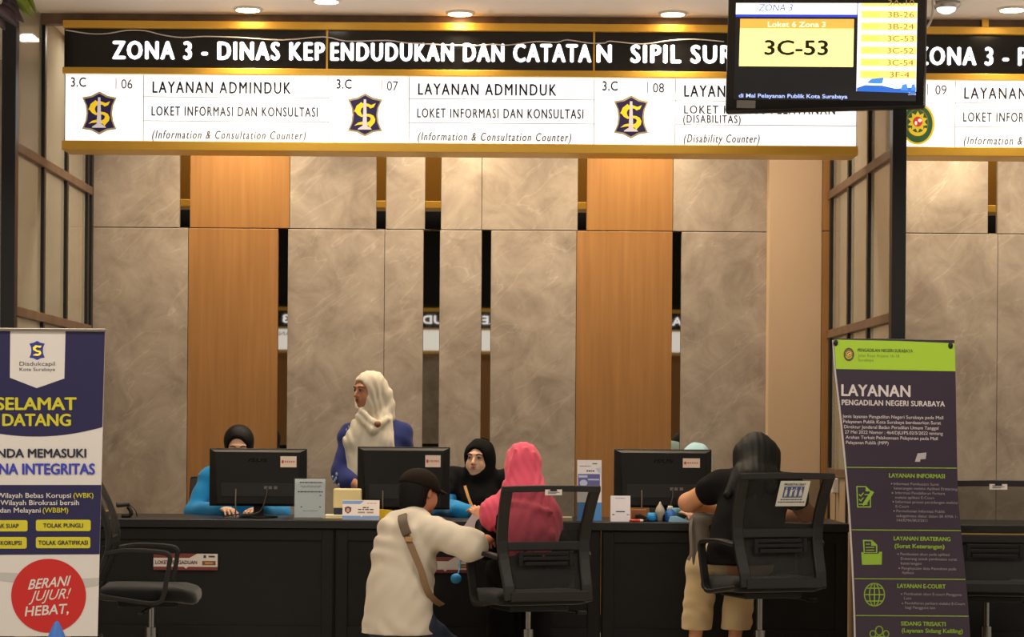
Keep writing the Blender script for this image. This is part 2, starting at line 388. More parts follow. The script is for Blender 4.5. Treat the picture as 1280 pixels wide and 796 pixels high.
def city_emblem(parent, cx, cy, h, fn, world=True, d=.004):
    """yellow S-shaped shark and crocodile around a pale obelisk on a navy shield"""
    w = h * .8
    o = bpy.data.objects.new('emblem', None); C.objects.link(o); o.parent = parent
    def add(nm, polys, m, dd):
        bm = B()
        for p in polys: prism(bm, p, lambda u, v, q: fn(u, v, dd + q), .0012)
        mk(nm, bm, m, o, world=world)
    add('shield_border', [shield_pts(cx, cy, w, h)], mat('emblem_border', (170, 150, 110), .5, emit=.4), d)
    add('shield_field', [shield_pts(cx, cy, w * .87, h * .9)], NAVY, d + .0013)
    S = lambda pts: [(cx + x * w, cy + y * h) for x, y in pts]
    top = S([(.62, -.55), (.50, -.36), (.30, -.30), (.20, -.38), (-.02, -.40), (-.2, -.32), (-.26, -.18), (-.2, -.04), (-.05, .04), (-.2, .10), (-.42, .0), (-.56, -.14), (-.64, -.16), (-.56, -.28), (-.5, -.42), (-.3, -.54), (-.22, -.6), (-.16, -.54), (.1, -.54), (.36, -.46)])
    low = S([(.08, -.06), (.30, -.04), (.50, .04), (.60, .2), (.56, .36), (.42, .48), (.30, .6), (.22, .5), (.06, .46), (-.2, .44), (-.42, .46), (-.62, .5), (-.4, .36), (-.1, .3), (.1, .36), (.28, .28), (.34, .16), (.24, .08), (.1, .06)])
    add('shark_figure', [top], YEL, d + .0026); add('crocodile_figure', [low], YEL, d + .0026)
    ob = S([(-.08, -.72), (.06, -.72), (.12, .5), (.36, .62), (.40, .68), (-.42, .68), (-.38, .62), (-.14, .5)])
    add('obelisk', [ob], SILV, d + .004)
    return o
def sun_emblem(parent, cx, cy, r, fn, world=True, d=.004):
    """green oval with a gold border, a gold sun and a red and white heart"""
    o = bpy.data.objects.new('emblem', None); C.objects.link(o); o.parent = parent
    def add(nm, polys, m, dd):
        bm = B()
        for p in polys: prism(bm, p, lambda u, v, q: fn(u, v, dd + q), .0012)
        mk(nm, bm, m, o, world=world)
    lit = 1 if world and r > 20 else 0; sfx = '_lit' if lit else ''; gr = mat('emblem_green' + sfx, (40, 82, 52), .5, emit=.4 * lit); go = mat('emblem_gold' + sfx, (206, 178, 40), .5, emit=.5 * lit); rd = mat('emblem_red' + sfx, (190, 52, 48), .5, emit=.5 * lit); wh = mat('emblem_white' + sfx, (236, 226, 216), .5, emit=.5 * lit)
    rx = r * .82
    add('oval_border', [ellipse(cx, cy, rx, r)], go, d)
    add('oval_field', [ellipse(cx, cy, rx * .87, r * .9)], gr, d + .0013)
    add('inner_ring', [ellipse(cx - .02 * r, cy - .04 * r, rx * .66, r * .68)], mat('emblem_gold_dark', (150, 138, 44), .5), d + .002)
    add('inner_field', [ellipse(cx - .02 * r, cy - .04 * r, rx * .60, r * .63)], gr, d + .0026)
    st = []
    for i in range(20):
        a = PI * 2 * i / 20 - PI / 2; q = r * (.52 if i % 2 == 0 else .34); st.append((cx + q * .95 * math.cos(a), cy - .1 * r + q * math.sin(a)))
    add('sun', [st], go, d + .0034)
    add('heart', [ellipse(cx, cy - .1 * r, r * .23, r * .24)], rd, d + .0042)
    add('heart_patch', [ellipse(cx + .1 * r, cy - .16 * r, r * .1, r * .08), ellipse(cx - .09 * r, cy - .03 * r, r * .06, r * .1)], wh, d + .005)
    arc = ellipse(cx, cy + .12 * r, r * .46, r * .44, 16, .15, PI - .15) + ellipse(cx, cy + .1 * r, r * .34, r * .30, 16, PI - .15, .15)[::1] if False else \
        [(cx + r * .46 * math.cos(a), cy + .15 * r + r * .44 * math.sin(a)) for a in np.linspace(.2, PI - .2, 14)] + [(cx + r * .34 * math.cos(a), cy + .12 * r + r * .30 * math.sin(a)) for a in np.linspace(PI - .2, .2, 14)]
    add('ribbon', [arc], go, d + .0042)
    return o
def sign(px0, px1, label, mods, title, cuts, emb):
    x0, x1 = sx(px0), sx(px1)
    t = thing('counter_sign', label, 'sign', ((x0 + x1) / 2, SY + .1, ZB))
    dp = .2
    bm = B(); box(bm, (x0 + .01, SY + .012, ZB + .01), (x1 - .01, SY + dp, ZT - .01)); mk('light_box', bm, GOLDD, t)
    for za, zb in ((ZB1, ZT), (ZM1, ZM0), (ZB, ZW)):
        lo, hi = min(za, zb), max(za, zb)
        bm = B(); box(bm, (x0, SY - .03, lo), (x1, SY + dp + .005, hi), .004) if za != ZM1 else box(bm, (x0, SY - .03, lo), (x1, SY + .03, hi), .003); mk('gold_rail', bm, GOLD, t)
    bm = B(); box(bm, (x0 + .004, SY, ZM0 - .004), (x1 - .004, SY + .02, ZB1 + .004)); mk('black_fascia', bm, SIGNBLACK, t)
    bm = B(); box(bm, (x0 + .012, SY, ZW - .004), (x1 - .004, SY + .02, ZM1 + .004)); mk('white_lit_panel', bm, SIGNWHITE, t)
    for p in cuts:
        bm = B(); box(bm, (sx(p) - .005, SY - .012, ZM0 - .003), (sx(p) + .005, SY, ZB1 + .003)); mk('gold_divider', bm, GOLD, t)
    def title_fn(u, v, d): return sgn(u, v, d)
    for s, a, b in title: 
        text(s, a, b, 77, 55.5, lambda u, v, d: sgn(u, v, .004 + d), LETTER, t, space=1.2, t=.006, heavy=.06)
    SEAM = mat('panel_seam', (150, 142, 138), .8, spec=.1)
    for L, code, num, lines, nx in mods:
        ln = lambda u0, v0, u1, v1: prism(bm, [(u0, v0), (u1, v0), (u1, v1), (u0, v1)], sgn, .001)
        bm = B(); ln(L + 99.6, 97, L + 100.4, 179.5)
        for v in (124, 154): ln(L + 100.4, v - .35, nx, v + .35)
        ln(nx - .6, 97, nx, 179.5); mk('panel_seam', bm, SEAM, t)
        bm = B(); ln(L + 65, 101, L + 65.8, 115); mk('number_rule', bm, INKL, t)
        text(code, L + 9, L + 28, 112, 100.5, sgn, INK, t, bold=.012, space=1.05)
        text(num, L + (72 if emb == 'city' else 75), L + (86 if emb == 'city' else 89), 114, 102.5, sgn, INKG, t)
        for s, a, b, ba, ca, m, sp, sh in lines: text(s, L + a, L + b, ba, ca, sgn, m, t, space=sp, shear=sh, heavy=.025)
        if emb == 'city': city_emblem(t, L + 45, 145, 27, sgn)
        else: sun_emblem(t, L + 53, 151, 26, sgn)
    return t
def std(l1, w1, l2, w2, l3, w3): return [(l1, 111, 111 + w1, 119, 105, INK, 1.25, 0), (l2, 110, 110 + w2, 147.5, 136, INKG, 1.2, 0), (l3, 111, 111 + w3, 176, 166, INKL, 1.25, .25)]
adm = std('LAYANAN ADMINDUK', 173, 'LOKET INFORMASI DAN KONSULTASI', 208, '(Information & Consultation Counter)', 192)
m3 = [('LAYANAN ADMINDUK', 111, 284, 119, 105, INK, 1.25, 0), ('LOKET KHUSUS PELAYANAN', 111, 300, 140, 130, INKG, 1.2, 0), ('(DISABILITAS)', 110, 182, 151.5, 142, INKG, 1.2, 0), ('(Disability Counter)', 111, 206, 176, 166, INKL, 1.25, .25)]
sign(76, 1069, 'long gold framed hanging sign over the counter with windows 06, 07 and 08', [(76.5, '3.C', '06', adm, 408), (408.5, '3.C', '07', adm, 740), (741, '3.C', '08', m3, 1068)],
     [('ZONA 3 - DINAS KEP', 137, 403), ('ENDUDUKAN DAN CATATA', 409.5, 736), ('N  SIPIL SURABAYA', 742, 1010)], (405.5, 739), 'city')
sign(1094, 1560, 'gold framed hanging sign over the neighbouring bay with window 09', [(1091, '3.C', '09', std('LAYANAN HUKUM', 146, 'LOKET INFORMASI DAN KONSULTASI', 208, '(Information & Consultation Counter)', 192), 1559)],
     [('ZONA 3 - PENGADILAN NEGERI', 1140, 1532)], (), 'sun')
# sign on the far side of the hall (seen in the mirrors)
t = thing('counter_sign', 'far sign of the opposite counters, seen only reflected in the mirror strips', 'sign', (0, -13.9, 2.6))
for nm, z0, z1, m in (('gold_rail', 3.40, 3.47, GOLD), ('black_fascia', 3.10, 3.40, SIGNBLACK), ('gold_rail', 3.06, 3.10, GOLD), ('white_lit_panel', 2.68, 3.06, SIGNWHITE), ('gold_rail', 2.62, 2.68, GOLD)):
    bm = B(); box(bm, (-8, -14.16, z0), (8, -13.9, z1), .003); mk(nm, bm, m, t)
for k in range(3):
    text('ZONA 3 - DINAS KEPENDUDUKAN', 0, 4.4, 3.18, 3.33, lambda u, v, d, k=k: Vector((7.6 - u - k * 5.2, -13.89 + d, v)), LETTER, t, bold=.03, space=1.1)
    text('LAYANAN ADMINDUK', 0, 1.6, 2.94, 3.01, lambda u, v, d, k=k: Vector((7.0 - u - k * 5.2, -13.89 + d, v)), INKG, t)
# loose white cable along the sign's black band
cp = [(82, 37.5), (111, 42), (134, 42), (158, 38), (182, 38.5), (202, 43.5), (228, 47), (256, 45.5), (303, 47), (353, 50), (404, 46), (434, 51.5), (484, 50.5), (511, 53.8), (585, 57), (617, 55.4), (635, 56.5), (669, 52), (696, 52.8), (709, 49.8), (736, 53.8), (756, 53.8), (763, 51.5), (803, 55), (838, 50.5), (868, 49), (905, 52)]
bm = B(); tube(bm, smoothpts([at(u, v, SY - .016) for u, v in cp], 3), .0035, n=6)
tag(mk('cable', bm, mat('white_cable', (214, 206, 200), .5)), 'thin white cable strung loosely across the black band of the long sign', 'cable')

# ------------------------------------------------------------------ ceiling downlights
def downlight(x, y, label, warm=True, r=.065):
    t = thing('ceiling_downlight', label, 'lamp', (x, y, CEIL))
    bm = B(); lathe(bm, (x, y, CEIL), [(r * .8, -.001), (r * 1.2, -.001), (r * 1.22, -.006), (r * .85, -.014), (r * .8, -.012)], 28); mk('trim_ring', bm, mat('white_ring', (236, 230, 222), .4), t, True)
    bm = B(); lathe(bm, (x, y, CEIL), [(r * .2, -.003), (r * .96, -.006), (r * .96, -.0125), (r * .5, -.016), (r * .1, -.018)], 24)
    mk('lens', bm, mat('lit_lens', (255, 222, 170), .4, emit=26) if warm else mat('lit_lens_white', (255, 250, 240), .4, emit=6), t, True)
    spot('downlight_beam', (x, y, CEIL - .03), 34 if warm else 20, WARM if warm else SOFT, math.radians(130), 1, .05)
def cpt(px, py): 
    p = at(px, py, 1.0); k = (CEIL - CAMZ) / (p.z - CAMZ); return p.x * k, k
for px, py, lab in ((310, 10.5, 'warm ceiling downlight above the words of window 06'), (575, 15.5, 'warm ceiling downlight above the window 07 part of the sign'),
                    (841, 16, 'warm ceiling downlight left of the hanging screen'), (1265, 10.5, 'warm ceiling downlight over the window 09 sign, at the frame edge')):
    downlight(*cpt(px, py), lab)
downlight(*cpt(408, 0), 'white ceiling downlight at the top edge above the letters KEP', False)
# round silver lamp and its cable right of the screen
x, y = cpt(1183, 3)
t = thing('dome_camera', 'small silver dome fixture with a white cable on the ceiling right of the screen', 'ceiling fixture', (x, y, CEIL))
bm = B(); lathe(bm, (x, y, CEIL), [(.072, 0), (.074, -.018), (.06, -.03), (.0595, -.031)], 28); mk('housing', bm, mat('silver_ring', (188, 186, 186), .3, .6), t, True)
bm = B(); lathe(bm, (x, y, CEIL), [(.052, -.028), (.045, -.045), (.02, -.058), (.005, -.06)], 24); mk('lens', bm, mat('lit_lens_cool', (246, 246, 255), .2, emit=1.6), t, True)
cw = [(1158, 3), (1161, 15), (1160, 28), (1155, 36), (1150, 38)]
bm = B(); tube(bm, smoothpts([Vector((x - .06, y, CEIL - .01)), at(1166, 1, 11.2), at(1166, 14, 11.15), at(1163, 27, 11.1), at(1157, 35, 11.05), at(1140, 42, 11.0)], 5), .006, n=8)
mk('lead', bm, mat('white_cable', (214, 206, 200), .5), t)
# small sign brackets
for px in (1228,):
    p = lv(px - 0.0, 30, SY)
    bm = B(); box(bm, (p.x - .018, SY + .0, ZT - .01), (p.x + .018, SY + .02, CEIL)); tag(mk('sign_bracket', bm, GOLD), 'short gold bracket above the window 09 sign, tying it to the ceiling', 'bracket')
# ------------------------------------------------------------------ counters
CZ = 0.747; CF = 12.05; CB = 12.78
TOPM = mat('counter_laminate', (14, 13.5, 13), 0.4, var=.1, vscale=20)
FRONTM = mat('counter_front', (13, 13, 12.5), 0.6, spec=.3, bump=.02, bscale=200)
def counter(x0, x1, cuts, label, edge=None):
    t = thing('service_counter', label, 'counter', ((x0 + x1) / 2, CF + .3, 0))
    bm = B(); box(bm, (x0, CF, CZ - .045), (x1, CB, CZ), .004); mk('worktop', bm, TOPM, t)
    xs = [x0] + cuts + [x1]
    for a, b in zip(xs[:-1], xs[1:]):
        bm = B(); box(bm, (a + .002, CF + .03, .1), (b - .002, CF + .05, CZ - .046), .002)
        mk('front_panel', bm, FRONTM, t)
        bm = B()
        for q in ((a + .01, .1, a + .07, CZ - .05), (b - .07, .1, b - .01, CZ - .05), (a + .07, CZ - .11, b - .07, CZ - .05), (a + .07, .1, b - .07, .17)): box(bm, (q[0], CF + .018, q[1]), (q[2], CF + .031, q[3]), .002)
        mk('panel_frame', bm, FRONTM, t)
        for x in ([a] if a == x0 else []) + [b]:
            bm = B(); box(bm, (x - .02 if x > x0 else x, CF + .05, .0), (x if x > x0 else x + .02, CB - .05, CZ - .046)); mk('side_panel', bm, FRONTM, t)
    bm = B(); box(bm, (x0 + .02, CF + .08, 0), (x1 - .02, CF + .095, .1)); mk('kick_board', bm, BLACK, t)
    if edge:
        bm = B(); box(bm, (x0, CF - .012, CZ - .068), (x1, CF + .0295, CZ - .046), .002); mk('gold_edge', bm, GOLD, t)
    return t
counter(-2.25, 1.955, [sx(420), sx(752)], 'long black service counter under the three window sign')
counter(2.135, 4.6, [3.4], 'black service counter with a gold edge strip in the window 09 bay', True)

# ------------------------------------------------------------------ mesh office chairs
PLASTIC = mat('charcoal_plastic', (25, 23, 21), 0.5, spec=.35); PLASTIC2 = mat('black_plastic', (12, 11, 11), 0.55, spec=.3)
SEATF = mat('black_seat_fabric', (12, 11.5, 11), 0.9, spec=.2, bump=.15, bscale=250, sheen=.2)
CHROME = mat('chrome', (120, 118, 114), 0.2, 1.0); LABELW = mat('white_label', (214, 206, 200), .5)
def prof(z):
    """how far behind the seat centre the back is at height z (lift taken out)"""
    k = [(.40, -.27), (.46, -.262), (.54, -.228), (.62, -.20), (.70, -.195), (.78, -.215), (.86, -.248), (.96, -.30)]
    for (z0, y0), (z1, y1) in zip(k[:-1], k[1:]):
        if z <= z1:
            q = (z - z0) / (z1 - z0); q = max(q, 0); return y0 + (y1 - y0) * q
    return k[-1][1]
def chair(label, x, y, rz, lift=0.0, group=None, sticker=True, tone=None):
    t = thing('office_chair', label, 'chair', (x, y, 0), rz, group)
    P = lambda pts: [(a, b, c + lift) for a, b, c in pts]
    m = lambda nm, bm, mt, par=t, s=False: mk(nm, bm, mt, par, s, world=False)
    zs = np.linspace(.405, .955, 18)
    def hx(z): return .205 + .03 * (z - .4) / .55
    bm = B()
    for s in (-1, 1): tube(bm, P([(s * hx(z), prof(z), z) for z in zs]), .028, .014, box_=True, side=(1, 0, 0))
    tube(bm, P([(u * .235, prof(.955) + .012 * (1 - u * u) * -1, .955 - .004 * u * u) for u in np.linspace(-1.1, 1.1, 11)]), .016, .014, box_=True, side=(0, 0, 1))
    tube(bm, P([(u * .213, prof(.665), .665) for u in np.linspace(-1, 1, 9)]), .022, .01, box_=True, side=(0, 0, 1))
    tube(bm, P([(u * .205, prof(.415) - .005, .42) for u in np.linspace(-1, 1, 9)]), .024, .014, box_=True, side=(0, 0, 1))
    m('back_frame', bm, PLASTIC)
    bm = B(); n = 14; zz = np.linspace(.43, .945, 22); rows = []
    for z in zz: rows.append([bm.verts.new((u * hx(z), prof(z) + .016 - .012 * (1 - u * u), z + lift)) for u in np.linspace(-1, 1, n)])
    for a, b in zip(rows[:-1], rows[1:]):
        for i in range(n - 1): bm.faces.new([a[i], a[i + 1], b[i + 1], b[i]])
    m('back_netting', bm, NET, s=True)
    bm = B()
    for k, z in enumerate((.63, .605, .58)): box(bm, (-.14 + .012 * k, prof(z) - .028, z - .009 + lift), (.14 - .012 * k, prof(z) - .016, z + .009 + lift), .003)
    for s in (-1, 1): box(bm, (s * .135 - .01, prof(.6) - .03, .57 + lift), (s * .135 + .01, prof(.6) - .018, .64 + lift), .003)
    m('lumbar_support', bm, PLASTIC2)
    # seat cushion: rounded square, waterfall front
    bm = B(); rings = []
    ol = rrect(-.245, -.25, .245, .24, .07, 6)
    for sc, z in ((.9, .372), (.985, .38), (1, .40), (.985, .424), (.93, .44), (.6, .446)):
        rings.append([bm.verts.new((u * sc, v * sc, z + lift - (.02 if v > .15 else 0) * max(0, (v - .15) / .09))) for u, v in ol])
    for a, b in zip(rings[:-1], rings[1:]):
        for i in range(len(ol)): bm.faces.new([a[i], a[(i + 1) % len(ol)], b[(i + 1) % len(ol)], b[i]])
    bm.faces.new(rings[0][::-1]); bm.faces.new(rings[-1]); m('seat', bm, SEATF, s=True)
    bm = B(); box(bm, (-.16, -.16, .335 + lift), (.16, .14, .372 + lift), .01); m('seat_pan', bm, PLASTIC2)
    for s in (-1, 1):
        bm = B()
        loop = [(s * .235, prof(.61) - .0, .61), (s * .27, -.1, .625), (s * .275, .06, .618), (s * .275, .105, .6), (s * .275, .105, .56), (s * .27, .09, .47), (s * .265, .07, .385), (s * .262, .02, .365), (s * .258, -.1, .38), (s * .235, -.235, .40)]
        tube(bm, P(smoothpts(loop, 4)), .02, .011, box_=True, side=(1, 0, 0)); m('armrest', bm, PLASTIC)
    bm = B(); cyl(bm, (0, 0, .10), (0, 0, .235), .03); cyl(bm, (0, 0, .2), (0, 0, .334 + lift), .016); m('gas_column', bm, CHROME, s=False)
    bm = B(); tube(bm, P(smoothpts([(.1, .0, .33), (.2, -.02, .325), (.27, -.03, .315)], 4)), .006, n=8); box(bm, (.25, -.045, .305 + lift), (.31, -.015, .322 + lift), .005); m('tilt_lever', bm, PLASTIC2)
    base = B(); cyl(base, (0, 0, .07), (0, 0, .12), .045)
    for k in range(5):
        a = 2 * PI * k / 5 + .3; d = Vector((math.cos(a), math.sin(a), 0))
        tube(base, [d * .03 + Vector((0, 0, .1)), d * .16 + Vector((0, 0, .09)), d * .29 + Vector((0, 0, .07))], .022, .014, box_=True, side=d.cross(Vector((0, 0, 1))))
    m('star_base', base, PLASTIC2)
    for k in range(5):
        a = 2 * PI * k / 5 + .3; d = Vector((math.cos(a), math.sin(a), 0)); s = d.cross(Vector((0, 0, 1)))
        bm = B()
        for q in (-.02, .02): cyl(bm, d * .29 + s * (q - .009) + Vector((0, 0, .026)), d * .29 + s * (q + .009) + Vector((0, 0, .026)), .026, n=16)
        cyl(bm, d * .29 + Vector((0, 0, .03)), d * .29 + Vector((0, 0, .068)), .008, n=8); m('caster', bm, PLASTIC2)
    if sticker:
        bm = B(); box(bm, (-.045, prof(.945) - .031, .922 + lift), (.045, prof(.945) - .0285, .95 + lift)); o = m('sticker', bm, LABELW); o['label'] = 'white sticker with small print'
        bm = B()
        for q, w in ((.942, .03), (.936, .036), (.930, .026)): box(bm, (-.03, prof(.945) - .0318, q - .0015 + lift), (-.03 + w * 1.7, prof(.945) - .0312, q + .0015 + lift))
        m('sticker_print', bm, INKG, o)
    return t
c1 = at(688, 607, 11.0)
chair('black mesh office chair the woman in the pink headscarf sits on', c1.x - .1, 11.30, math.radians(21))
c2 = at(985, 590, 11.05)
ch2 = chair('raised black mesh office chair with a priority notice hung on its back', c2.x - .1, 11.34, math.radians(19), .07, sticker=False)
c0 = at(190, 745, 11.25)
chair('black office chair turned sideways beside the welcome banner', c0.x, 11.25, math.radians(-86), .01, sticker=False)
c3 = at(1246, 600, 11.36)
chair('black mesh office chair standing behind the tall purple and green banner', c3.x + .02, 11.66, math.radians(-3), .035)
s1 = at(290, 600, 13.3)
chair('dark office chair of the staff member in the blue uniform', s1.x - .02, 13.1, math.radians(176), -.02, sticker=False)
s3 = at(603, 606, 13.3)
chair('dark office chair of the seated staff woman in the black headscarf', s3.x - .0, 13.1, math.radians(183), -.02, sticker=False)
s4 = at(866, 606, 13.3)
chair('dark office chair behind the computer screen nearest the cream column', s4.x - .0, 13.1, math.radians(180), -.03, sticker=False)

# notice hung on the raised chair
t = thing('notice_card', 'square white priority seat notice with a blue pictogram, hung on the raised chair back', 'notice', (0, 0, 0))
t.parent = None
Mx = Matrix.Translation((ch2.location.x, ch2.location.y, 0)) @ Matrix.Rotation(math.radians(19), 4, 'Z')
NX0, NX1, NZ0, NZ1 = -.045, .118, .873, 1.0
def nfn(u, v, d):
    """u,v in 0..1 on the card"""
    z = NZ0 + (NZ1 - NZ0) * v; y = prof(.803) + (prof(.93) - prof(.803)) * v - .034 - d
    return Mx @ Vector((NX0 + (NX1 - NX0) * u, y, z))
R = lambda a, b, c, d: [(a, b), (c, b), (c, d), (a, d)]
bm = B(); prism(bm, R(0, 0, 1, 1), nfn, .003); mk('card', bm, mat('card_white', (206, 204, 192), .5), t)
bm = B(); prism(bm, R(.16, .34, .84, .78), lambda u, v, d: nfn(u, v, .003 + d), .0006); mk('blue_panel', bm, mat('pictogram_blue', (64, 84, 132), .5), t)
bm = B()
for k, (u, q) in enumerate(((.25, .0), (.42, .05), (.58, 0), (.74, .04))):
    f = lambda a, b, d: nfn(a, b, .0036 + d)
    prism(bm, ellipse(u, .71, .022, .03, 12), f, .0006)
    prism(bm, [(u - .03, .66), (u + .03, .66), (u + .045, .52 - q), (u + .03, .38), (u + .008, .38), (u, .5), (u - .01, .38), (u - .035, .38), (u - .04, .54)], f, .0006)
    if k == 1: prism(bm, [(u + .04, .62), (u + .1, .7), (u + .11, .68), (u + .04, .56)], f, .0006)
    if k == 3: prism(bm, [(u + .03, .62), (u + .07, .5), (u + .085, .36), (u + .07, .36), (u + .05, .5)], f, .0006)
mk('pictogram', bm, mat('card_white', (206, 204, 192), .5), t)
text('PRIORITAS SEAT', .14, .86, .82, .90, lambda u, v, d: nfn(u, v, .003 + d), INK, t, bold=.02)
bm = B()
for v0, a, b in ((.26, .12, .86), (.16, .05, .95)):
    u = a; 
    while u < b:
        w = random.uniform(.05, .12); prism(bm, R(u, v0 - .02, min(u + w, b), v0 + .025), lambda p, q, d: nfn(p, q, .003 + d), .0005); u += w + .02
mk('small_print', bm, INKG, t)

# ------------------------------------------------------------------ monitors on the counter
MONB = mat('monitor_black', (13, 12.5, 12.5), 0.45, spec=.35, bump=.01, bscale=300); MONT = mat('monitor_edge', (38, 34, 30), .3)
def monitor(px0, px1, pytop, pybot, Y, label, cable=True, logo=True):
    a = at(px0, pytop, Y); b = at(px1, pybot, Y); w = b.x - a.x; h = a.z - at(px0, pybot, Y).z; cx = (a.x + b.x) / 2; zc = a.z - h / 2
    t = thing('computer_monitor', label, 'monitor', (cx, Y, CZ))
    bm = B(); dY = .035
    box(bm, (cx - w / 2, Y, zc - h / 2), (cx + w / 2, Y + dY, zc + h / 2), .004)
    mk('housing', bm, MONB, t)
    bm = B()                                  # raised back shell with sloping sides
    o_ = [(-w / 2 + .006, -h / 2 + .004), (w / 2 - .006, -h / 2 + .004), (w / 2 - .006, h / 2 - .006), (-w / 2 + .006, h / 2 - .006)]
    i_ = [(-w / 2 + .05, -h / 2 + .015), (w / 2 - .05, -h / 2 + .015), (w / 2 - .035, h / 2 - .02), (-w / 2 + .035, h / 2 - .02)]
    A = [bm.verts.new((cx + u, Y, zc + v)) for u, v in o_]; I = [bm.verts.new((cx + u, Y - .03, zc + v)) for u, v in i_]
    for k in range(4): bm.faces.new([A[k], A[(k + 1) % 4], I[(k + 1) % 4], I[k]])
    bm.faces.new(I); mk('back_shell', bm, MONT if False else MONB, t)
    bm = B(); box(bm, (cx - w * .37, Y - .033, zc - h * .33), (cx + w * .37, Y - .0295, zc - h * .1), .001); mk('port_recess', bm, mat('port_black', (14, 14, 14), .55), t)
    bm = B()
    for u in (.07, .115, .17): box(bm, (cx + w * u, Y - .0345, zc - h * .2), (cx + w * (u + .035), Y - .0328, zc - h * .15))
    mk('port_sockets', bm, mat('port_metal', (120, 118, 114), .35, .7), t)
    if logo:
        text('/SUS', cx - w * .1, cx + w * .1, zc + h * .27, zc + h * .33, lambda u, v, d: Vector((u, Y - .0302 - d, v)), mat('gloss_mark', (8, 8, 8), .12), t, bold=.03, space=1.1, t=.0008, name='raised_mark')
    st = (cx + w * .235, cx + w * .40, zc + h * .18, zc + h * .37) if px0 < 760 else (cx + w * .2, cx + w * .375, zc + h * .19, zc + h * .35)
    bm = B(); box(bm, (st[0], Y - .0325, st[2]), (st[1], Y - .0302, st[3])); o = mk('sticker', bm, mat('asset_sticker', (226, 206, 190), .5), t); o['label'] = 'pale asset sticker'
    bm = B(); q = st[1] - st[0]; p = st[3] - st[2]
    sph(bm, (st[0] + q * .14, Y - .0327, st[2] + p * .5), (q * .08, .0005, p * .16)); mk('sticker_mark', bm, mat('sticker_red', (190, 84, 70), .5), o)
    bm = B()
    for k in range(5): box(bm, (st[0] + q * (.27 + .13 * k), Y - .0331, st[2] + p * .42), (st[0] + q * (.36 + .13 * k), Y - .0324, st[2] + p * .6))
    mk('sticker_print', bm, mat('sticker_pink', (190, 130, 116), .5), o)
    bm = B(); tube(bm, [(cx, Y + .03, zc - h * .2), (cx, Y + .05, zc - h * .5), (cx, Y + .05, CZ + .014)], .028, .012, box_=True, side=(1, 0, 0)); mk('stand_neck', bm, MONB, t)
    bm = B(); lathe(bm, (cx, Y + .05, CZ + .001), [(.105, 0), (.108, .004), (.10, .011), (.04, .014), (.01, .0145)], 32); mk('stand_base', bm, MONB, t, True)
    bm = B(); tube(bm, smoothpts([(cx + w * .1, Y - .034, zc - h * .17), (cx + w * .09, Y - .05, zc - h * .35), (cx + w * .02, Y - .055, zc - h * .6), (cx - w * .2, Y - .06, CZ + .02), (cx - w * .35, Y - .03, CZ + .006)], 6), .004, n=8); mk('signal_cable', bm, mat('monitor_cable', (60, 54, 50), .5), t)
    bm = B(); tube(bm, smoothpts([(cx - w * .22, Y - .034, zc - h * .2), (cx - w * .22, Y - .045, zc - h * .45), (cx - w * .22, Y - .03, CZ + .005)], 5), .004, n=8); mk('power_cable', bm, mat('monitor_cable_grey', (110, 98, 84), .5), t)
    return t
monitor(262, 383, 560, 632, 12.30, 'black computer monitor in front of the staff member in blue')
monitor(447, 562, 558, 636, 12.32, 'black computer monitor below the standing woman in the white headscarf', logo=False)
monitor(768, 889, 561, 634, 12.30, 'black computer monitor left of the woman with long black hair')

# ------------------------------------------------------------------ things on the counter
def slant(px0, px1, pyt, pyb, Y, lean=.03):
    """fn(u,v,d) on a leaning card whose photo outline is given, u,v in 0..1 (v up)"""
    a = at(px0, pyt, Y); b = at(px1, pyb, Y); z0 = CZ + .002
    h = a.z - z0
    def fn(u, v, d): return Vector((a.x + (b.x - a.x) * u, Y + lean * v - d, z0 + h * v))
    return fn, a, b, h
def bars(fn, rows, m, parent, name='small_print', d0=.0031):
    bm = B()
    for v, a, b, hh, step in rows:
        u = a
        while u < b - .01:
            w = random.uniform(.5, 1.3) * step; prism(bm, R(u, v - hh, min(u + w, b), v + hh), lambda p, q, d: fn(p, q, d0 + d), .0004); u += w + step * .25
    return mk(name, bm, m, parent)
fn, a, b, h = slant(367, 407, 597, 651, 12.12, .03)
t = thing('acrylic_sign_holder', 'upright clear acrylic holder with a pale notice sheet beside the left monitor', 'sign holder', ((a.x + b.x) / 2, 12.12, CZ))
bm = B(); prism(bm, R(.03, .04, .97, .97), fn, .002); mk('notice_sheet', bm, mat('pale_blue_paper', (238, 240, 250), .5), t)
bm = B(); prism(bm, R(0, 0, 1, 1), lambda u, v, d: fn(u, v, .0055 + d), .002); mk('acrylic_front', bm, glass_mat('thin_acrylic', (230, 235, 240), .9, .03), t)
bm = B(); box(bm, (a.x, 12.115, CZ + .0005), (b.x, 12.19, CZ + .003)); mk('acrylic_foot', bm, ACRYL, t)
bars(fn, [(.885, .18, .88, .014, .07), (.66, .12, .9, .015, .09)], INKG, t, d0=.0022)
bars(fn, [(.80, .2, .85, .006, .1), (.77, .25, .8, .006, .1), (.2, .3, .75, .006, .08)], INKL, t, 'fine_print', d0=.0022)
bm = B()
for (u, v) in ((.8, .56), (.22, .28), (.8, .28)): prism(bm, R(u, v, u + .05, v + .025), lambda p, q, d: fn(p, q, .0022 + d), .0004)
mk('corner_marks', bm, INKG, t)

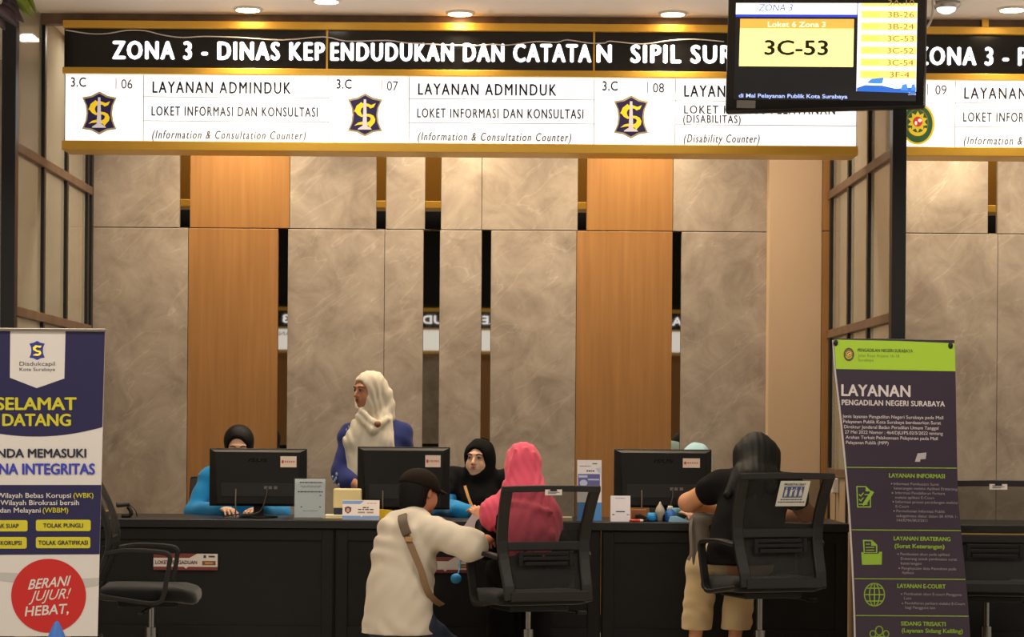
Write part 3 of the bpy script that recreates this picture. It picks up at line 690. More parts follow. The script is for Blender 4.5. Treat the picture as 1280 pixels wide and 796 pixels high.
fn, a, b, h = slant(428, 474, 625, 650, 12.10, .03)
t = thing('counter_nameplate', 'small white and blue officer nameplate in front of the middle monitor', 'nameplate', ((a.x + b.x) / 2, 12.1, CZ))
bm = B(); prism(bm, R(0, 0, 1, 1), fn, .003); mk('plate', bm, mat('plate_white', (232, 220, 212), .45), t)
bl = mat('plate_blue', (120, 156, 210), .5)
bm = B(); prism(bm, [(0, .80), (.48, .80), (.58, .97), (0, .97)], lambda u, v, d: fn(u, v, .003 + d), .0004); prism(bm, [(0, .02), (1, .02), (1, .2), (.55, .2), (.52, .13), (.48, .2), (0, .2)], lambda u, v, d: fn(u, v, .003 + d), .0004); mk('blue_stripes', bm, bl, t)
bm = B(); prism(bm, [(.06, .62), (.15, .68), (.24, .62), (.235, .42), (.15, .30), (.065, .42)], lambda u, v, d: fn(u, v, .003 + d), .0004); mk('crest', bm, mat('crest_grey', (74, 66, 84), .5), t)
bm = B(); prism(bm, ellipse(.15, .48, .045, .11, 14), lambda u, v, d: fn(u, v, .0036 + d), .0004); mk('crest_flame', bm, mat('crest_orange', (220, 150, 110), .5), t)
bars(fn, [(.62, .55, .72, .03, .08), (.52, .42, .84, .028, .1)], INKG, t); bars(fn, [(.37, .42, .84, .04, .2)], mat('plate_bar', (160, 140, 130), .5), t, 'title_bar')
bars(fn, [(.84, .66, .92, .012, .08)], INKL, t, 'fine_print')
bm = B(); box(bm, (a.x, 12.1, CZ + .0004), (b.x, 12.16, CZ + .002)); mk('foot', bm, mat('plate_white', (232, 220, 212), .45), t)

a = at(419, 610, 12.3); b = at(449, 645, 12.3)
t = thing('tissue_box', 'cream and navy box standing behind the officer nameplate', 'box', ((a.x + b.x) / 2, 12.35, CZ))
bm = B(); box(bm, (a.x, 12.2, CZ + .001), (b.x + .012, 12.27, CZ + .06), .004); mk('navy_lower_half', bm, mat('navy_card', (32, 36, 66), .5), t)
bm = B(); box(bm, (a.x - .004, 12.196, CZ + .06), (b.x + .016, 12.274, a.z), .008); mk('cream_upper_half', bm, mat('cream_card', (222, 204, 150), .55), t)
bm = B()
for k, (u0, u1, y0, y1, m_) in enumerate(((404, 430, 12.12, 12.3, 'a'),)):
    p = at(404, 648, 12.2).x; q = at(431, 648, 12.2).x
for k in range(4):
    bm = B(); o_ = random.uniform(-.012, .012)
    box(bm, (p + o_, 12.13 + o_, CZ + .001 + k * .006), (q + o_ + .02, 12.27 + o_, CZ + .0065 + k * .006), .001)
    tag(mk('booklet', bm, mat('booklet_%d' % k, [(212, 176, 90), (230, 222, 200), (206, 186, 120), (236, 230, 206)][k], .6)), ['yellow booklet at the bottom of the small pile left of the nameplate', 'white booklet second from below in the pile left of the nameplate', 'pale yellow booklet third from below in the pile left of the nameplate', 'cream booklet on top of the small pile left of the nameplate'][k], 'booklet', 'booklets left of the nameplate')
# yellow folder peeking out right of the nameplate
p = at(470, 648, 12.2); q = at(492, 640, 12.2)
bm = B(); prism(bm, [(p.x, 0), (q.x + .02, 0), (q.x + .02, .02), (q.x - .01, .05), (p.x + .02, .055)], lambda u, v, d: Vector((u, 12.2 - d, CZ + .002 + v)), .03)
tag(mk('folder', bm, mat('yellow_folder', (226, 190, 30), .5)), 'yellow folder lying behind the nameplate, beside the man in the cap', 'folder')
# webcam and the little brass lid at the far left
a = at(157, 650, 12.2)
t = thing('webcam', 'small black desk camera on the bare left end of the counter', 'webcam', (a.x, 12.2, CZ))
bm = B(); tube(bm, smoothpts([(a.x - .022, 12.2, CZ + .008), (a.x + .02, 12.2, CZ + .01), (a.x + .03, 12.2, CZ + .03), (a.x + .012, 12.2, CZ + .06)], 4), .011, n=10); mk('stand', bm, MONB, t, True)
bm = B(); cyl(bm, (a.x - .045, 12.19, CZ + .07), (a.x + .022, 12.2, CZ + .076), .016, .014); mk('camera_body', bm, mat('webcam_grey', (52, 46, 44), .35), t)
bm = B(); cyl(bm, (a.x - .05, 12.189, CZ + .0695), (a.x - .044, 12.19, CZ + .07), .013); mk('lens', bm, mat('gloss_mark', (8, 8, 8), .12), t)
bm = B(); tube(bm, smoothpts([(a.x + .022, 12.2, CZ + .07), (a.x + .05, 12.21, CZ + .04), (a.x + .055, 12.25, CZ + .005)], 5), .003, n=6); mk('lead', bm, mat('monitor_cable', (60, 54, 50), .5), t)
a = at(134, 646, 12.25)
bm = B(); lathe(bm, (a.x, 12.25, CZ + .001), [(.012, 0), (.014, .022), (.04, .026), (.042, .036), (.02, .04), (.002, .041)], 20)
tag(mk('call_bell', bm, mat('brass', (206, 166, 112), .3, .7), smooth=True), 'little brass bell next to the welcome banner on the counter end', 'bell')
# brochure display
fn, a, b, h = slant(722, 752, 575, 651, 12.2, .05)
t = thing('brochure_stand', 'tall narrow brochure stand in white and blue, left of the right monitor', 'brochure stand', ((a.x + b.x) / 2, 12.2, CZ))
f1 = lambda u, v, d: fn(u, v, .003 + d); f2 = lambda u, v, d: fn(u, v, .0035 + d)
bm = B(); prism(bm, R(0, 0, 1, 1), fn, .003); mk('board', bm, mat('brochure_white', (226, 222, 224), .4), t)
bm = B(); prism(bm, R(.03, .54, .93, .77), f1, .0004); mk('purple_block', bm, mat('brochure_purple', (92, 90, 158), .5), t)
bm = B(); prism(bm, R(0, 0, 1, .3), f1, .0004); mk('blue_block', bm, mat('brochure_blue', (72, 138, 206), .5), t)
bm = B(); prism(bm, ellipse(.26, .62, .16, .055, 18), f2, .0004); prism(bm, R(.06, .71, .42, .75), f2, .0004); prism(bm, R(.44, .665, .9, .69), f2, .0004); prism(bm, [(.75, .86), (.95, .88), (.95, .78), (.86, .8)], f1, .0004); mk('pale_pictures', bm, mat('brochure_pale', (178, 192, 220), .5), t)
bm = B(); prism(bm, R(.62, .93, .82, .95), f1, .0004); mk('green_mark', bm, mat('brochure_green', (90, 130, 80), .5), t)
bm = B(); prism(bm, [(.55, .1), (.68, .12), (.7, .18), (.6, .2)], f2, .0004); mk('yellow_mark', bm, mat('brochure_yellow', (210, 190, 60), .5), t)
bars(fn, [(.82, .38, .7, .012, .08)], INKG, t); bars(fn, [(.58, .5, .85, .008, .1), (.9, .1, .55, .006, .1)], INKL, t, 'fine_print', d0=.0036)
bm = B(); box(bm, (a.x, 12.2, CZ + .0004), (b.x, 12.29, CZ + .003)); mk('foot', bm, mat('brochure_white', (226, 222, 224), .4), t)
# small white card
fn, a, b, h = slant(763.5, 788, 619.5, 651, 12.1, .02)
t = thing('counter_card', 'small white folded card standing before the lower left of the right monitor', 'card', ((a.x + b.x) / 2, 12.1, CZ))
bm = B(); prism(bm, R(0, 0, 1, 1), fn, .002); mk('card_front', bm, mat('card_lilac', (236, 232, 240), .5), t)
bm = B(); prism(bm, R(0, 0, 1, .95), lambda u, v, d: Vector((fn(u, v, 0).x, 12.165 - .04 * v + d, fn(u, v, 0).z)), .002); mk('card_back', bm, mat('card_lilac', (236, 232, 240), .5), t)
bars(fn, [(.9, .25, .75, .01, .1)], INKL, t, d0=.0022); bars(fn, [(.385, .27, .72, .02, .6)], INK, t, 'caption_bar', d0=.0022)
bars(fn, [(.27, .08, .2, .018, .12), (.27, .82, .95, .018, .12)], INKG, t, 'corner_print', d0=.0022)
# clutter before the right monitor
def P3(px, Y=12.2): return at(px, 650, Y).x
bm = B(); box(bm, (P3(789), 12.17, CZ + .001), (P3(808), 12.22, CZ + .066), .004); tag(mk('carton', bm, mat('brown_card', (150, 92, 48), .6)), 'small brown carton right behind the white card', 'carton')
t = thing('stapler', 'small black stapler beside the brown carton', 'stapler', (P3(801, 12.14), 12.14, CZ))
bm = B(); box(bm, (P3(794, 12.14), 12.13, CZ + .001), (P3(808, 12.14), 12.16, CZ + .012), .003); mk('stapler_base', bm, MONB, t)
bm = B(); tube(bm, [(P3(808, 12.14), 12.145, CZ + .018), (P3(800, 12.14), 12.145, CZ + .034), (P3(794, 12.14), 12.145, CZ + .03)], .012, .009, box_=True, side=(0, 1, 0)); mk('stapler_arm', bm, MONB, t)
t = thing('pen', 'red and white pen lying at the counter edge right of the white card', 'pen', (P3(795, 12.09), 12.09, CZ))
bm = B(); cyl(bm, (P3(787, 12.08), 12.085, CZ + .008), (P3(800, 12.09), 12.09, CZ + .008), .007, n=12); mk('barrel', bm, mat('pen_red', (206, 50, 40), .35), t)
bm = B(); cyl(bm, (P3(800, 12.09), 12.09, CZ + .008), (P3(804, 12.09), 12.092, CZ + .008), .0075, .006, n=12); mk('cap', bm, mat('plate_white', (232, 220, 212), .45), t)
a = at(815, 641, 12.18)
bm = B(); lathe(bm, (a.x, 12.18, CZ + .001), [(.02, 0), (.03, .01), (.031, .03), (.026, .045), (.02, .047), (.018, .03), (.002, .012)], 20); tag(mk('cup', bm, mat('cyan_plastic', (46, 150, 216), .35), smooth=True), 'small bright blue plastic cup under the right monitor', 'cup')
a = at(825, 640, 12.16)
bm = B(); lathe(bm, (a.x, 12.16, CZ + .001), [(.014, 0), (.015, .03), (.026, .045), (.027, .06), (.018, .08), (.007, .098), (.003, .108)], 14); tag(mk('bottle', bm, mat('frosted_plastic', (176, 168, 154), .35), smooth=True), 'frosted cone topped squeeze bottle between blue cup and blue label bottle', 'bottle')
a = at(836, 640, 12.19)
t = thing('bottle', 'little bottle with a white cap and blue label next to the frosted bottle', 'bottle', (a.x, 12.19, CZ))
bm = B(); lathe(bm, (a.x + .008, 12.19, CZ + .001), [(.026, 0), (.028, .006), (.028, .05), (.016, .062), (.012, .064)], 20); mk('bottle_body', bm, mat('blue_label', (38, 104, 182), .35), t, True)
bm = B(); lathe(bm, (a.x + .008, 12.19, CZ + .065), [(.013, 0), (.014, .018), (.011, .021)], 16); mk('bottle_cap', bm, mat('plate_white', (232, 220, 212), .45), t, True)
bm = B(); prism(bm, [(P3(836, 12.12), 0), (P3(862, 12.12), 0), (P3(858, 12.12), .012), (P3(846, 12.12), .03), (P3(838, 12.12), .028)], lambda u, v, d: Vector((u, 12.14 - d * 2, CZ + .002 + v)), .02)
tag(mk('packet', bm, mat('sky_packet', (150, 196, 222), .4)), 'pale blue packet lying under the elbow of the woman in black', 'packet')
bm = B(); box(bm, (P3(700, 12.3), 12.12, CZ + .001), (P3(714, 12.3), 12.24, CZ + .022), .002); tag(mk('notepad', bm, mat('notepad_cream', (206, 190, 150), .6)), 'cream notepad on the counter left of the brochure stand, seen behind chair netting', 'notepad')
# plates on the counter front
def loket(px0, px1, py0, py1, label, word):
    Yp = CF + .0165; a = at(px0, py0, Yp); b = at(px1, py1, Yp)
    t = thing('counter_plate', label, 'plate', ((a.x + b.x) / 2, Yp, b.z))
    f = lambda u, v, d: Vector((a.x + (b.x - a.x) * u, Yp - .001 - d, b.z + (a.z - b.z) * v)); g = lambda u, v, d: f(u, v, .003 + d)
    bm = B(); prism(bm, R(0, 0, 1, 1), f, .003); mk('plate', bm, mat('plate_cream', (206, 196, 188), .45), t)
    bm = B(); prism(bm, [(0, .74), (.56, .74), (.68, 1), (0, 1)], g, .0005); prism(bm, [(0, 0), (1, 0), (1, .2), (.54, .2), (.51, .08), (.47, .2), (0, .2)], g, .0005); mk('maroon_stripes', bm, mat('plate_maroon', (112, 44, 40), .5), t)
    if word: text(word, .03, .68, .36, .58, g, mat('plate_ink', (84, 58, 60), .5), t, bold=.03)
    bm = B(); prism(bm, R(.76, .3, .97, .56), g, .0005); mk('badge', bm, mat('plate_brown', (112, 72, 44), .5), t)
    bm = B(); prism(bm, R(.8, .36, .93, .5), lambda u, v, d: g(u, v, .0005 + d), .0005); mk('badge_print', bm, mat('plate_tan', (170, 126, 70), .5), t)
    bars(f, [(.83, .78, .82, .09, .1), (.83, .86, .96, .05, .08)], INKG, t, d0=.0032)
loket(192, 272, 691.5, 712.5, 'white and maroon complaints counter plate on the counter front, left part', 'LOKET PENGADUAN')
loket(522, 590, 696, 716, 'plate on the counter front mostly hidden by the man in white', '')
bm = B()
a = at(570, 723, 11.97)
bm = B(); sph(bm, (a.x, 11.97, a.z), (.03, .02, .028)); tube(bm, smoothpts([(a.x + .01, 11.98, a.z + .02), (a.x + .02, 12.02, a.z + .06), (a.x + .02, 12.06, a.z + .09)], 4), .004)
tag(mk('pouch', bm, mat('cyan_plastic', (46, 150, 216), .35), smooth=True), 'small blue pouch hanging at the counter front between the man and the pink headscarf', 'pouch')

# ------------------------------------------------------------------ the hanging screen
TVW, TVH = 0.945, 0.62
tl = at(1030, 137, 10.6)
t = thing('display_screen', 'large hanging queue number screen showing 3C-53', 'screen', (tl.x, 10.6, tl.z))
t.rotation_euler = (math.radians(-9), 0, math.radians(-13.5)); t.rotation_mode = 'XYZ'
# local frame: x right, z up from the lower edge, front towards -y
m = lambda nm, bm, mt, par=t, s=False: mk(nm, bm, mt, par, s, world=False)
bm = B(); box(bm, (-TVW / 2, .004, 0), (TVW / 2, .05, TVH), .012); m('housing', bm, mat('tv_black', (14, 14, 15), .25))
bm = B(); box(bm, (-TVW / 2 + .004, -.004, .004), (TVW / 2 - .004, .006, TVH - .004), .004); m('bezel', bm, mat('tv_bezel', (16, 16, 18), .18))
K = TVW / 1190.0
def tv(zx, zy, d):
    """a point of the screen given in a close-up's own coordinates"""
    u = (zx - 640) * K; v = (686 - .040 * (zx - 45) - zy) * K
    return Vector((u, -.0042 - d, v))
def quad(nm, x0, y0, x1, y1, mt, d, par):
    bm = B(); prism(bm, R(x0, y0, x1, y1), lambda u, v, q: tv(u, v, d + q) , .0004); return m(nm, bm, mt, par)
E = lambda nm, c, e=1.0: mat(nm, c, .5, emit=e)
scr = quad('screen', 96, 0, 1180, 605, E('screen_black', (22, 22, 26), .5), 0, t); scr['label'] = 'lit screen panel'
quad('screen_header', 96, 0, 825, 78, E('screen_white', (250, 251, 255)), .0006, scr)
quad('header_rule', 96, 72, 825, 88, E('screen_blue', (40, 60, 190)), .001, scr)
quad('call_box', 124, 100, 808, 398, E('screen_cream', (255, 246, 150)), .0006, scr)
quad('call_header', 124, 100, 808, 160, E('screen_orange', (248, 166, 72)), .001, scr)
quad('queue_column', 830, 0, 1180, 548, E('screen_white', (250, 251, 255)), .0006, scr)
for k in range(7):
    y = -28 + k * 74.5
    quad('queue_row', 850, max(y, 0), 1178, y + 48, E('screen_yellow', (255, 226, 120)), .001, scr)
    if k: quad('queue_label', 862, y + 10, 960, y + 38, E('screen_amber', (246, 208, 96)), .0014, scr)
bm = B(); prism(bm, [(832, 548), (832, 528), (880, 510), (980, 512), (1060, 530), (1178, 520), (1178, 556)], lambda u, v, d: tv(u, v, .0012 + d), .0004); m('footer_wave', bm, E('screen_deep_blue', (40, 96, 190)), scr)
bm = B(); prism(bm, [(890, 495), (920, 470), (990, 462), (980, 500), (930, 500)], lambda u, v, d: tv(u, v, .0012 + d), .0004); m('footer_figure', bm, E('screen_mid_blue', (70, 130, 200)), scr); bm = B(); prism(bm, [(1090, 540), (1100, 505), (1125, 500), (1135, 540)], lambda u, v, d: tv(u, v, .0018 + d), .0004); m('footer_figure', bm, E('screen_mid_blue', (70, 130, 200)), scr); bm = B(); prism(bm, [(1150, 540), (1155, 505), (1172, 500), (1176, 540)], lambda u, v, d: tv(u, v, .0018 + d), .0004); m('footer_figure', bm, E('screen_mid_blue', (70, 130, 200)), scr)
tvt = lambda s, x0, x1, b, c, mt, d=.002, **k: text(s, x0, x1, b, c, lambda u, v, q: tv(u, v, d), mt, scr, world=False, name='screen_lettering', **k)
SI = E('screen_ink', (46, 42, 24), .35); SG = E('screen_grey_ink', (150, 122, 70), .6)
tvt('3C-53', 275, 658, 325, 236, SI, heavy=.04)
tvt('Loket 6 Zona 3', 292, 640, 150, 118, E('screen_letter', (255, 240, 220)), bold=.01)
tvt('ZONA 3', 232, 440, 50, 8, E('screen_letter_blue', (90, 110, 170), .8), shear=.2)
for k, s in enumerate(('3A-10', '3B-26', '3B-24', '3C-53', '3C-52', '3C-54', '3F-4')):
    y = -28 + k * 74.5; tvt(s, 1008 if k < 6 else 1024, 1162 if k < 6 else 1140, y + 42, y + 8, SG)
tvt('di Mal Pelayanan Publik Kota Surabaya', 128, 778, 594, 570, E('screen_ticker', (170, 190, 255)), bold=.015)
tvt('Zona', 1134, 1180, 568, 552, E('screen_ticker', (170, 190, 255)))
bm = B(); prism(bm, R(116, 612, 230, 660), lambda u, v, q: tv(u, v, q), .0006); m('energy_sticker', bm, mat('silver_sticker', (128, 126, 124), .35, .4))
bm = B(); box(bm, (-.03, .05, TVH * .4), (.03, .09, TVH * 1.05), .004); box(bm, (-.12, .05, TVH * .35), (.12, .065, TVH * .75), .004); m('wall_mount', bm, BLACK)
bm = B()
Rz = Matrix.Rotation(t.rotation_euler.z, 4, 'Z') @ Matrix.Rotation(t.rotation_euler.x, 4, 'X')
inv = Rz.inverted(); p0 = Vector((0, .08, TVH * .98)); w0 = Rz @ p0; up = CEIL - .002 - (tl.z + w0.z); p1 = p0 + inv @ Vector((0, 0, up))
cyl(bm, p0, p1, .02); m('ceiling_pole', bm, BLACK)
# ------------------------------------------------------------------ roll-up banners
def sheet(name, left, right, ys, fn, m, parent, d=0.0, n=6, th=.003):
    """a cloth panel between the outlines left(y) and right(y)"""
    bm = B(); rows = []
    for y in ys: rows.append([bm.verts.new(fn(left(y) + (right(y) - left(y)) * i / n, y, d)) for i in range(n + 1)])
    back = [[bm.verts.new(v.co + Vector((0, th, 0))) for v in r] for r in rows]
    for a, b in zip(rows[:-1], rows[1:]):
        for i in range(n): bm.faces.new([a[i], b[i], b[i + 1], a[i + 1]])
    for a, b in zip(back[:-1], back[1:]):
        for i in range(n): bm.faces.new([a[i], a[i + 1], b[i + 1], b[i]])
    bo = [r[0] for r in rows] + rows[-1][1:] + [r[-1] for r in rows[::-1]][1:] + rows[0][::-1][1:-1]
    bb = [r[0] for r in back] + back[-1][1:] + [r[-1] for r in back[::-1]][1:] + back[0][::-1][1:-1]
    for i in range(len(bo)): bm.faces.new([bo[i], bo[i - 1], bb[i - 1], bb[i]])
    bmesh.ops.recalc_face_normals(bm, faces=bm.faces[:])
    return mk(name, bm, m, parent, smooth=False)
LB = 9.85
lf = lambda u, v, d: at(u, v, LB) + Vector((0, -d, 0))
V_NAVY = mat('vinyl_navy', (38, 36, 80), .45); V_WHITE = mat('vinyl_white', (226, 220, 214), .5); V_YEL = mat('vinyl_yellow', (214, 204, 48), .5)
V_BLUE = mat('vinyl_blue', (62, 70, 190), .5); V_DARK = mat('vinyl_dark', (44, 42, 66), .5); V_RED = mat('vinyl_red', (204, 40, 36), .5); V_GREY = mat('vinyl_grey', (196, 192, 188), .5)
p = at(47, 790, LB)
t = thing('welcome_banner', 'navy and white SELAMAT DATANG stand banner with a red circle, at the left frame edge', 'banner', (p.x, LB, 0))
rl = lambda y: -38 + (y - 411) * .012; rr = lambda y: 131.5 - (y - 411) * .025
bm = B(); a = at(-39, 410, LB); b = at(132.5, 412.5, LB); box(bm, (a.x, LB - .012, a.z - .012), (b.x, LB + .012, a.z + .002), .003); mk('top_rail', bm, mat('rail_silver', (150, 140, 130), .35, .6), t)
sheet('banner_cloth', rl, rr, [412, 500, 600, 700, 795], lf, V_WHITE, t)
def plate(nm, polys, fn, m, d, parent, th=.0006):
    bm = B()
    for q in polys: prism(bm, q, lambda u, v, e: fn(u, v, d + e), th)
    return mk(nm, bm, m, parent)
cur = [(u, 545.5 - ((u - 45) / 82) ** 2 * 11.5) for u in np.linspace(128, -38, 24)]
plate('navy_header', [[(-38, 413), (131.3, 413)] + cur], lf, V_NAVY, .0005, t)
plate('white_tab', [[(13, 413), (82, 413), (80.5, 473), (46, 485), (12.5, 472)]], lf, V_WHITE, .0012, t)
o = bpy.data.objects.new('emblem', None); C.objects.link(o); o.parent = t
NV2 = mat('emblem_blue', (48, 60, 150), .5)
plate('shield_field', [shield_pts(46.5, 438, 9.6, 12)], lf, NV2, .002, o)
S_ = lambda pts: [(46.5 + x * 9.6, 438 + y * 12) for x, y in pts]
plate('crest_figure', [S_([(.62, -.5), (.4, -.28), (0, -.36), (-.22, -.2), (0, -.02), (.4, .02), (.58, .25), (.4, .48), (.1, .56), (-.6, .5), (-.2, .34), (.2, .34), (.28, .2), (-.1, .12), (-.5, -.06), (-.56, -.3), (-.2, -.55), (.2, -.5)])], lf, YEL, .0027, o)
lt = lambda s, x0, x1, b, c, mt, **k: text(s, x0, x1, b, c, lf, mt, t, t=.0028, **k)
lt('Disdukcapil', 24.5, 69, 457, 452, V_DARK); lt('Kota Surabaya', 24.5, 69, 463.5, 459.5, V_DARK)
lt('SELAMAT', -5, 96, 512, 497, V_YEL, heavy=.05); lt('DATANG', 3, 89, 532, 517.5, V_YEL, heavy=.05)
lt('ANDA MEMASUKI', -15, 108, 571.5, 561, V_DARK, heavy=.045); lt('ZONA INTEGRITAS', -27, 119, 592.5, 579.5, V_BLUE, heavy=.05)
plate('navy_band', [[(-36, 606), (126.6, 606), (124.4, 692.5), (-35, 693.5)]], lf, V_NAVY, .0005, t)
lt('Wilayah Bebas Korupsi', -4, 89, 622, 616, V_WHITE, heavy=.02); lt('(WBK)', 92, 117, 622, 616, V_YEL, heavy=.02)
lt('dan Wilayah Birokrasi bersih', -16, 99, 631, 625, V_WHITE, heavy=.02); lt('dan Melayani', 0, 51, 640.5, 634.5, V_WHITE, heavy=.02); lt('(WBBM)', 53.5, 85.5, 640.5, 634.5, V_YEL, heavy=.02)
for x0, x1, y0, y1, s, a, b in ((45, 113.5, 649.5, 663.5, 'TOLAK PUNGLI', 54, 104), (45, 113, 671, 685, 'TOLAK GRATIFIKASI', 48, 110), (-26, 34.5, 650, 664, 'TOLAK SUAP', -16, 23.5), (-26, 33.5, 671, 685.5, 'TOLAK KORUPSI', -23, 27)):
    plate('yellow_button', [rrect(x0, y0, x1, y1, 2.5)], lf, V_YEL, .0012, t); lt(s, a, b, (y0 + y1) / 2 + 2.6, (y0 + y1) / 2 - 2.4, V_DARK, heavy=.03)
plate('grey_wave', [[(-36, 714), (20, 716), (80, 724), (123.5, 722), (123, 732), (80, 738), (20, 728), (-36, 722)]], lf, V_GREY, .0005, t)
plate('red_circle', [ellipse(60.8, 744.5, 46.8, 46.3, 56)], lf, V_RED, .0012, t)
lt('BERANI', 35, 89, 736.5, 724.5, V_WHITE, bold=.015, shear=.35, slope=-.10); lt('JUJUR!', 36, 89, 751.5, 739, V_WHITE, shear=.4, slope=-.08); lt('HEBAT,', 31, 86, 770, 758, V_WHITE, bold=.015, shear=.15, slope=-.07)
bm = B()
zb = at(47, 796, LB).z
cyl(bm, (p.x, LB + .03, .02), (p.x, LB + .03, at(47, 412, LB).z), .011); mk('support_pole', bm, CHROME, t)
bm = B(); tube(bm, [(p.x - .3, LB + .1, zb + .01), (p.x - .2, LB + .03, .28), (p.x, LB + .03, .1), (p.x + .2, LB + .03, .28), (p.x + .285, LB + .01, zb + .01)], .008); box(bm, (p.x - .12, LB - .1, 0), (p.x + .12, LB + .18, .02), .006); mk('stand_feet', bm, BLACK, t)
# blue tip in front of the welcome banner
q = at(71, 776, 8.7)
t = thing('folded_cap', 'blue pointed paper cone poking up before the red circle at the bottom edge', 'cone', (q.x, 8.7, 0))
bm = B(); lathe(bm, (q.x, 8.7, 0), [(.17, 0), (.17, .02), (.115, .03), (.06, q.z - .12), (.012, q.z - .01), (.003, q.z)], 24); mk('cone', bm, mat('cone_blue', (56, 112, 196), .5), t, True)
t.name = 'marker_cone'; t['label'] = 'blue cone whose tip pokes up before the red circle of the welcome banner'

# tall purple and green banner
def curve(k):
    def f(y):
        for (y0, x0), (y1, x1) in zip(k[:-1], k[1:]):
            if y <= y1: return x0 + (x1 - x0) * (y - y0) / (y1 - y0)
        return k[-1][1]
    return f
RL = curve([(425, 1042.5), (462, 1045), (520, 1052), (580, 1058), (640, 1063), (700, 1066.5), (760, 1069), (822, 1070.5)])
RR = curve([(425, 1193), (470, 1194.5), (560, 1196), (620, 1197.5), (680, 1203), (730, 1208), (780, 1212), (822, 1214)])
def bf(u, v, d):
    yy = 11.17 - .03 * math.sin((v - 425) / 397 * PI) - .06 * (v - 425) / 397
    return at(u, v, yy) + Vector((0, -d, 0))
p = at(1140, 822, 11.14)
t = thing('service_banner', 'tall purple stand banner with a lime green header reading LAYANAN', 'banner', (p.x, 11.14, 0))
W_P = mat('vinyl_purple', (56, 45, 60), .3, var=.12, vscale=1.5); W_G = mat('vinyl_lime', (164, 204, 44), .4); W_W = mat('vinyl_print_white', (216, 206, 206), .5); W_F = mat('vinyl_faint', (150, 138, 142), .5); W_L = mat('vinyl_line_green', (136, 172, 46), .5)
ys = list(np.linspace(425, 822, 30))
sheet('banner_cloth', RL, RR, ys, bf, W_P, t, n=8)
sheet('white_edge', lambda y: RL(y) - 2.2, lambda y: RL(y) + .6, ys, lambda u, v, d: bf(u, v, d) + Vector((0, .004, 0)), mat('vinyl_edge', (196, 188, 186), .5), t, n=1, th=.002)
bm = B(); gl = [(RL(y), y) for y in (424.5, 440, 461)] + [(1120, 462.5), (RR(464), 464)] + [(RR(y), y) for y in (450, 429)] + [(1120, 426)]
plate('green_header', [gl], bf, W_G, .0008, t)
em = sun_emblem(t, 1061, 443, 9.2, lambda u, v, d: bf(u, v, d * .3 + .001), d=.004)
rt = lambda s, x0, x1, b, c, mt, par=t, **k: text(s, x0, x1, b, c, bf, mt, par, t=.0018, slope=.016, **k)
rt('PENGADILAN NEGERI SURABAYA', 1072, 1141, 439.5, 435.5, mat('lime_ink', (62, 84, 30), .5), heavy=.03); rt('Jalan Raya Arjuno 16-18', 1072.5, 1124, 446, 442.2, mat('lime_ink2', (104, 132, 44), .5)); rt('Surabaya', 1072.5, 1092, 451.5, 448, mat('lime_ink2', (104, 132, 44), .5))
rt('LAYANAN', 1051.5, 1138, 494.5, 480.5, W_W, heavy=.04, space=1.05); rt('PENGADILAN NEGERI SURABAYA', 1052, 1181, 506, 499.5, W_W, heavy=.04, space=1.05)
for k, (s, a, b) in enumerate((('Jenis layanan Pengadilan Negeri Surabaya pada Mall', 1053, 1179), ('Pelayanan Publik Kota Surabaya berdasarkan Surat', 1054, 1176), ('Direktur Jenderal Badan Peradilan Umum Tanggal', 1055, 1173), ('27 Mei 2022 Nomor : 464/DJU/PS.02/5/2022 tentang', 1056, 1178.5), ('Arahan Terkait Pelaksanaan Pelayanan pada Mall', 1057, 1172), ('Pelayanan Publik (MPP)', 1057.5, 1110.5))):
    rt(s, a, b, 522 + 6.55 * k, 518 + 6.55 * k, W_W)
plate('green_rules', [[(RL(y) + .5, y), (RR(y) - .5, y + 1.0), (RR(y) - .5, y + 2.0), (RL(y) + .5, y + 1)] for y in (583.5, 661.5, 722.5, 768.5)], bf, W_L, .0008, t)
plate('reflection_patch', [[(1147, 566.5), (1158, 565.5), (1157, 573.5), (1150.5, 574), (1150, 577), (1143.5, 577)]], bf, mat('painted_reflection', (178, 172, 176), .2), .001, t)  # reflection on the glossy vinyl, painted as a flat pale patch
rt('LAYANAN INFORMASI', 1111, 1181, 596.5, 591.5, W_L, heavy=.05); rt('LAYANAN ERATERANG', 1117, 1188, 675, 670.2, W_L, heavy=.05); rt('(Surat Keterangan)', 1118, 1180.5, 684.5, 679.5, W_L, heavy=.05)
rt('LAYANAN E-COURT', 1121.5, 1182, 734.5, 729.5, W_L, heavy=.05); rt('SIDANG TRISAKTI', 1126, 1182, 781.5, 776.5, W_L, heavy=.05); rt('(Layanan Sidang Keliling)', 1127, 1203.5, 790, 785, W_L, heavy=.045)
for s, a, b, y in (('Informasi Pembuatan Surat', 1117, 1173.5, 606), ('keterangan melalui Aplikasi Eraterang', 1117.5, 1196.5, 611.5), ('Informasi Pendaftaran Perkara', 1119, 1181, 617.3), ('melalui aplikasi E-Court', 1119, 1168, 623), ('Informasi proses persidangan melalui', 1119.5, 1197, 628.5), ('E-Court', 1119.5, 1136, 634.3), ('Permohonan Informasi Publik', 1120.5, 1181, 640), ('sebagaimana diatur dalam SK KMA 1-', 1120.5, 1197, 646), ('144/KMA/SK/I/2011', 1121, 1159, 651.5),
                   ('Pembuatan akun pada aplikasi', 1125.5, 1187, 693.7), ('Eraterang untuk pembuatan surat', 1126, 1196, 699.5), ('keterangan', 1126, 1152, 705.3), ('Penginputan data Pemohon pada', 1127, 1195, 711.5), ('Aplikasi', 1127.5, 1142, 717), ('Pembuatan akun E-court Pengguna', 1130, 1202, 743.5), ('Lain', 1130, 1139, 749), ('Pendaftaran perkara melalui E-Court', 1131, 1206, 755), ('bagi Pengguna lain', 1131.5, 1169, 760.5)):
    rt(s, a, b, y, y - 3.2, W_F)
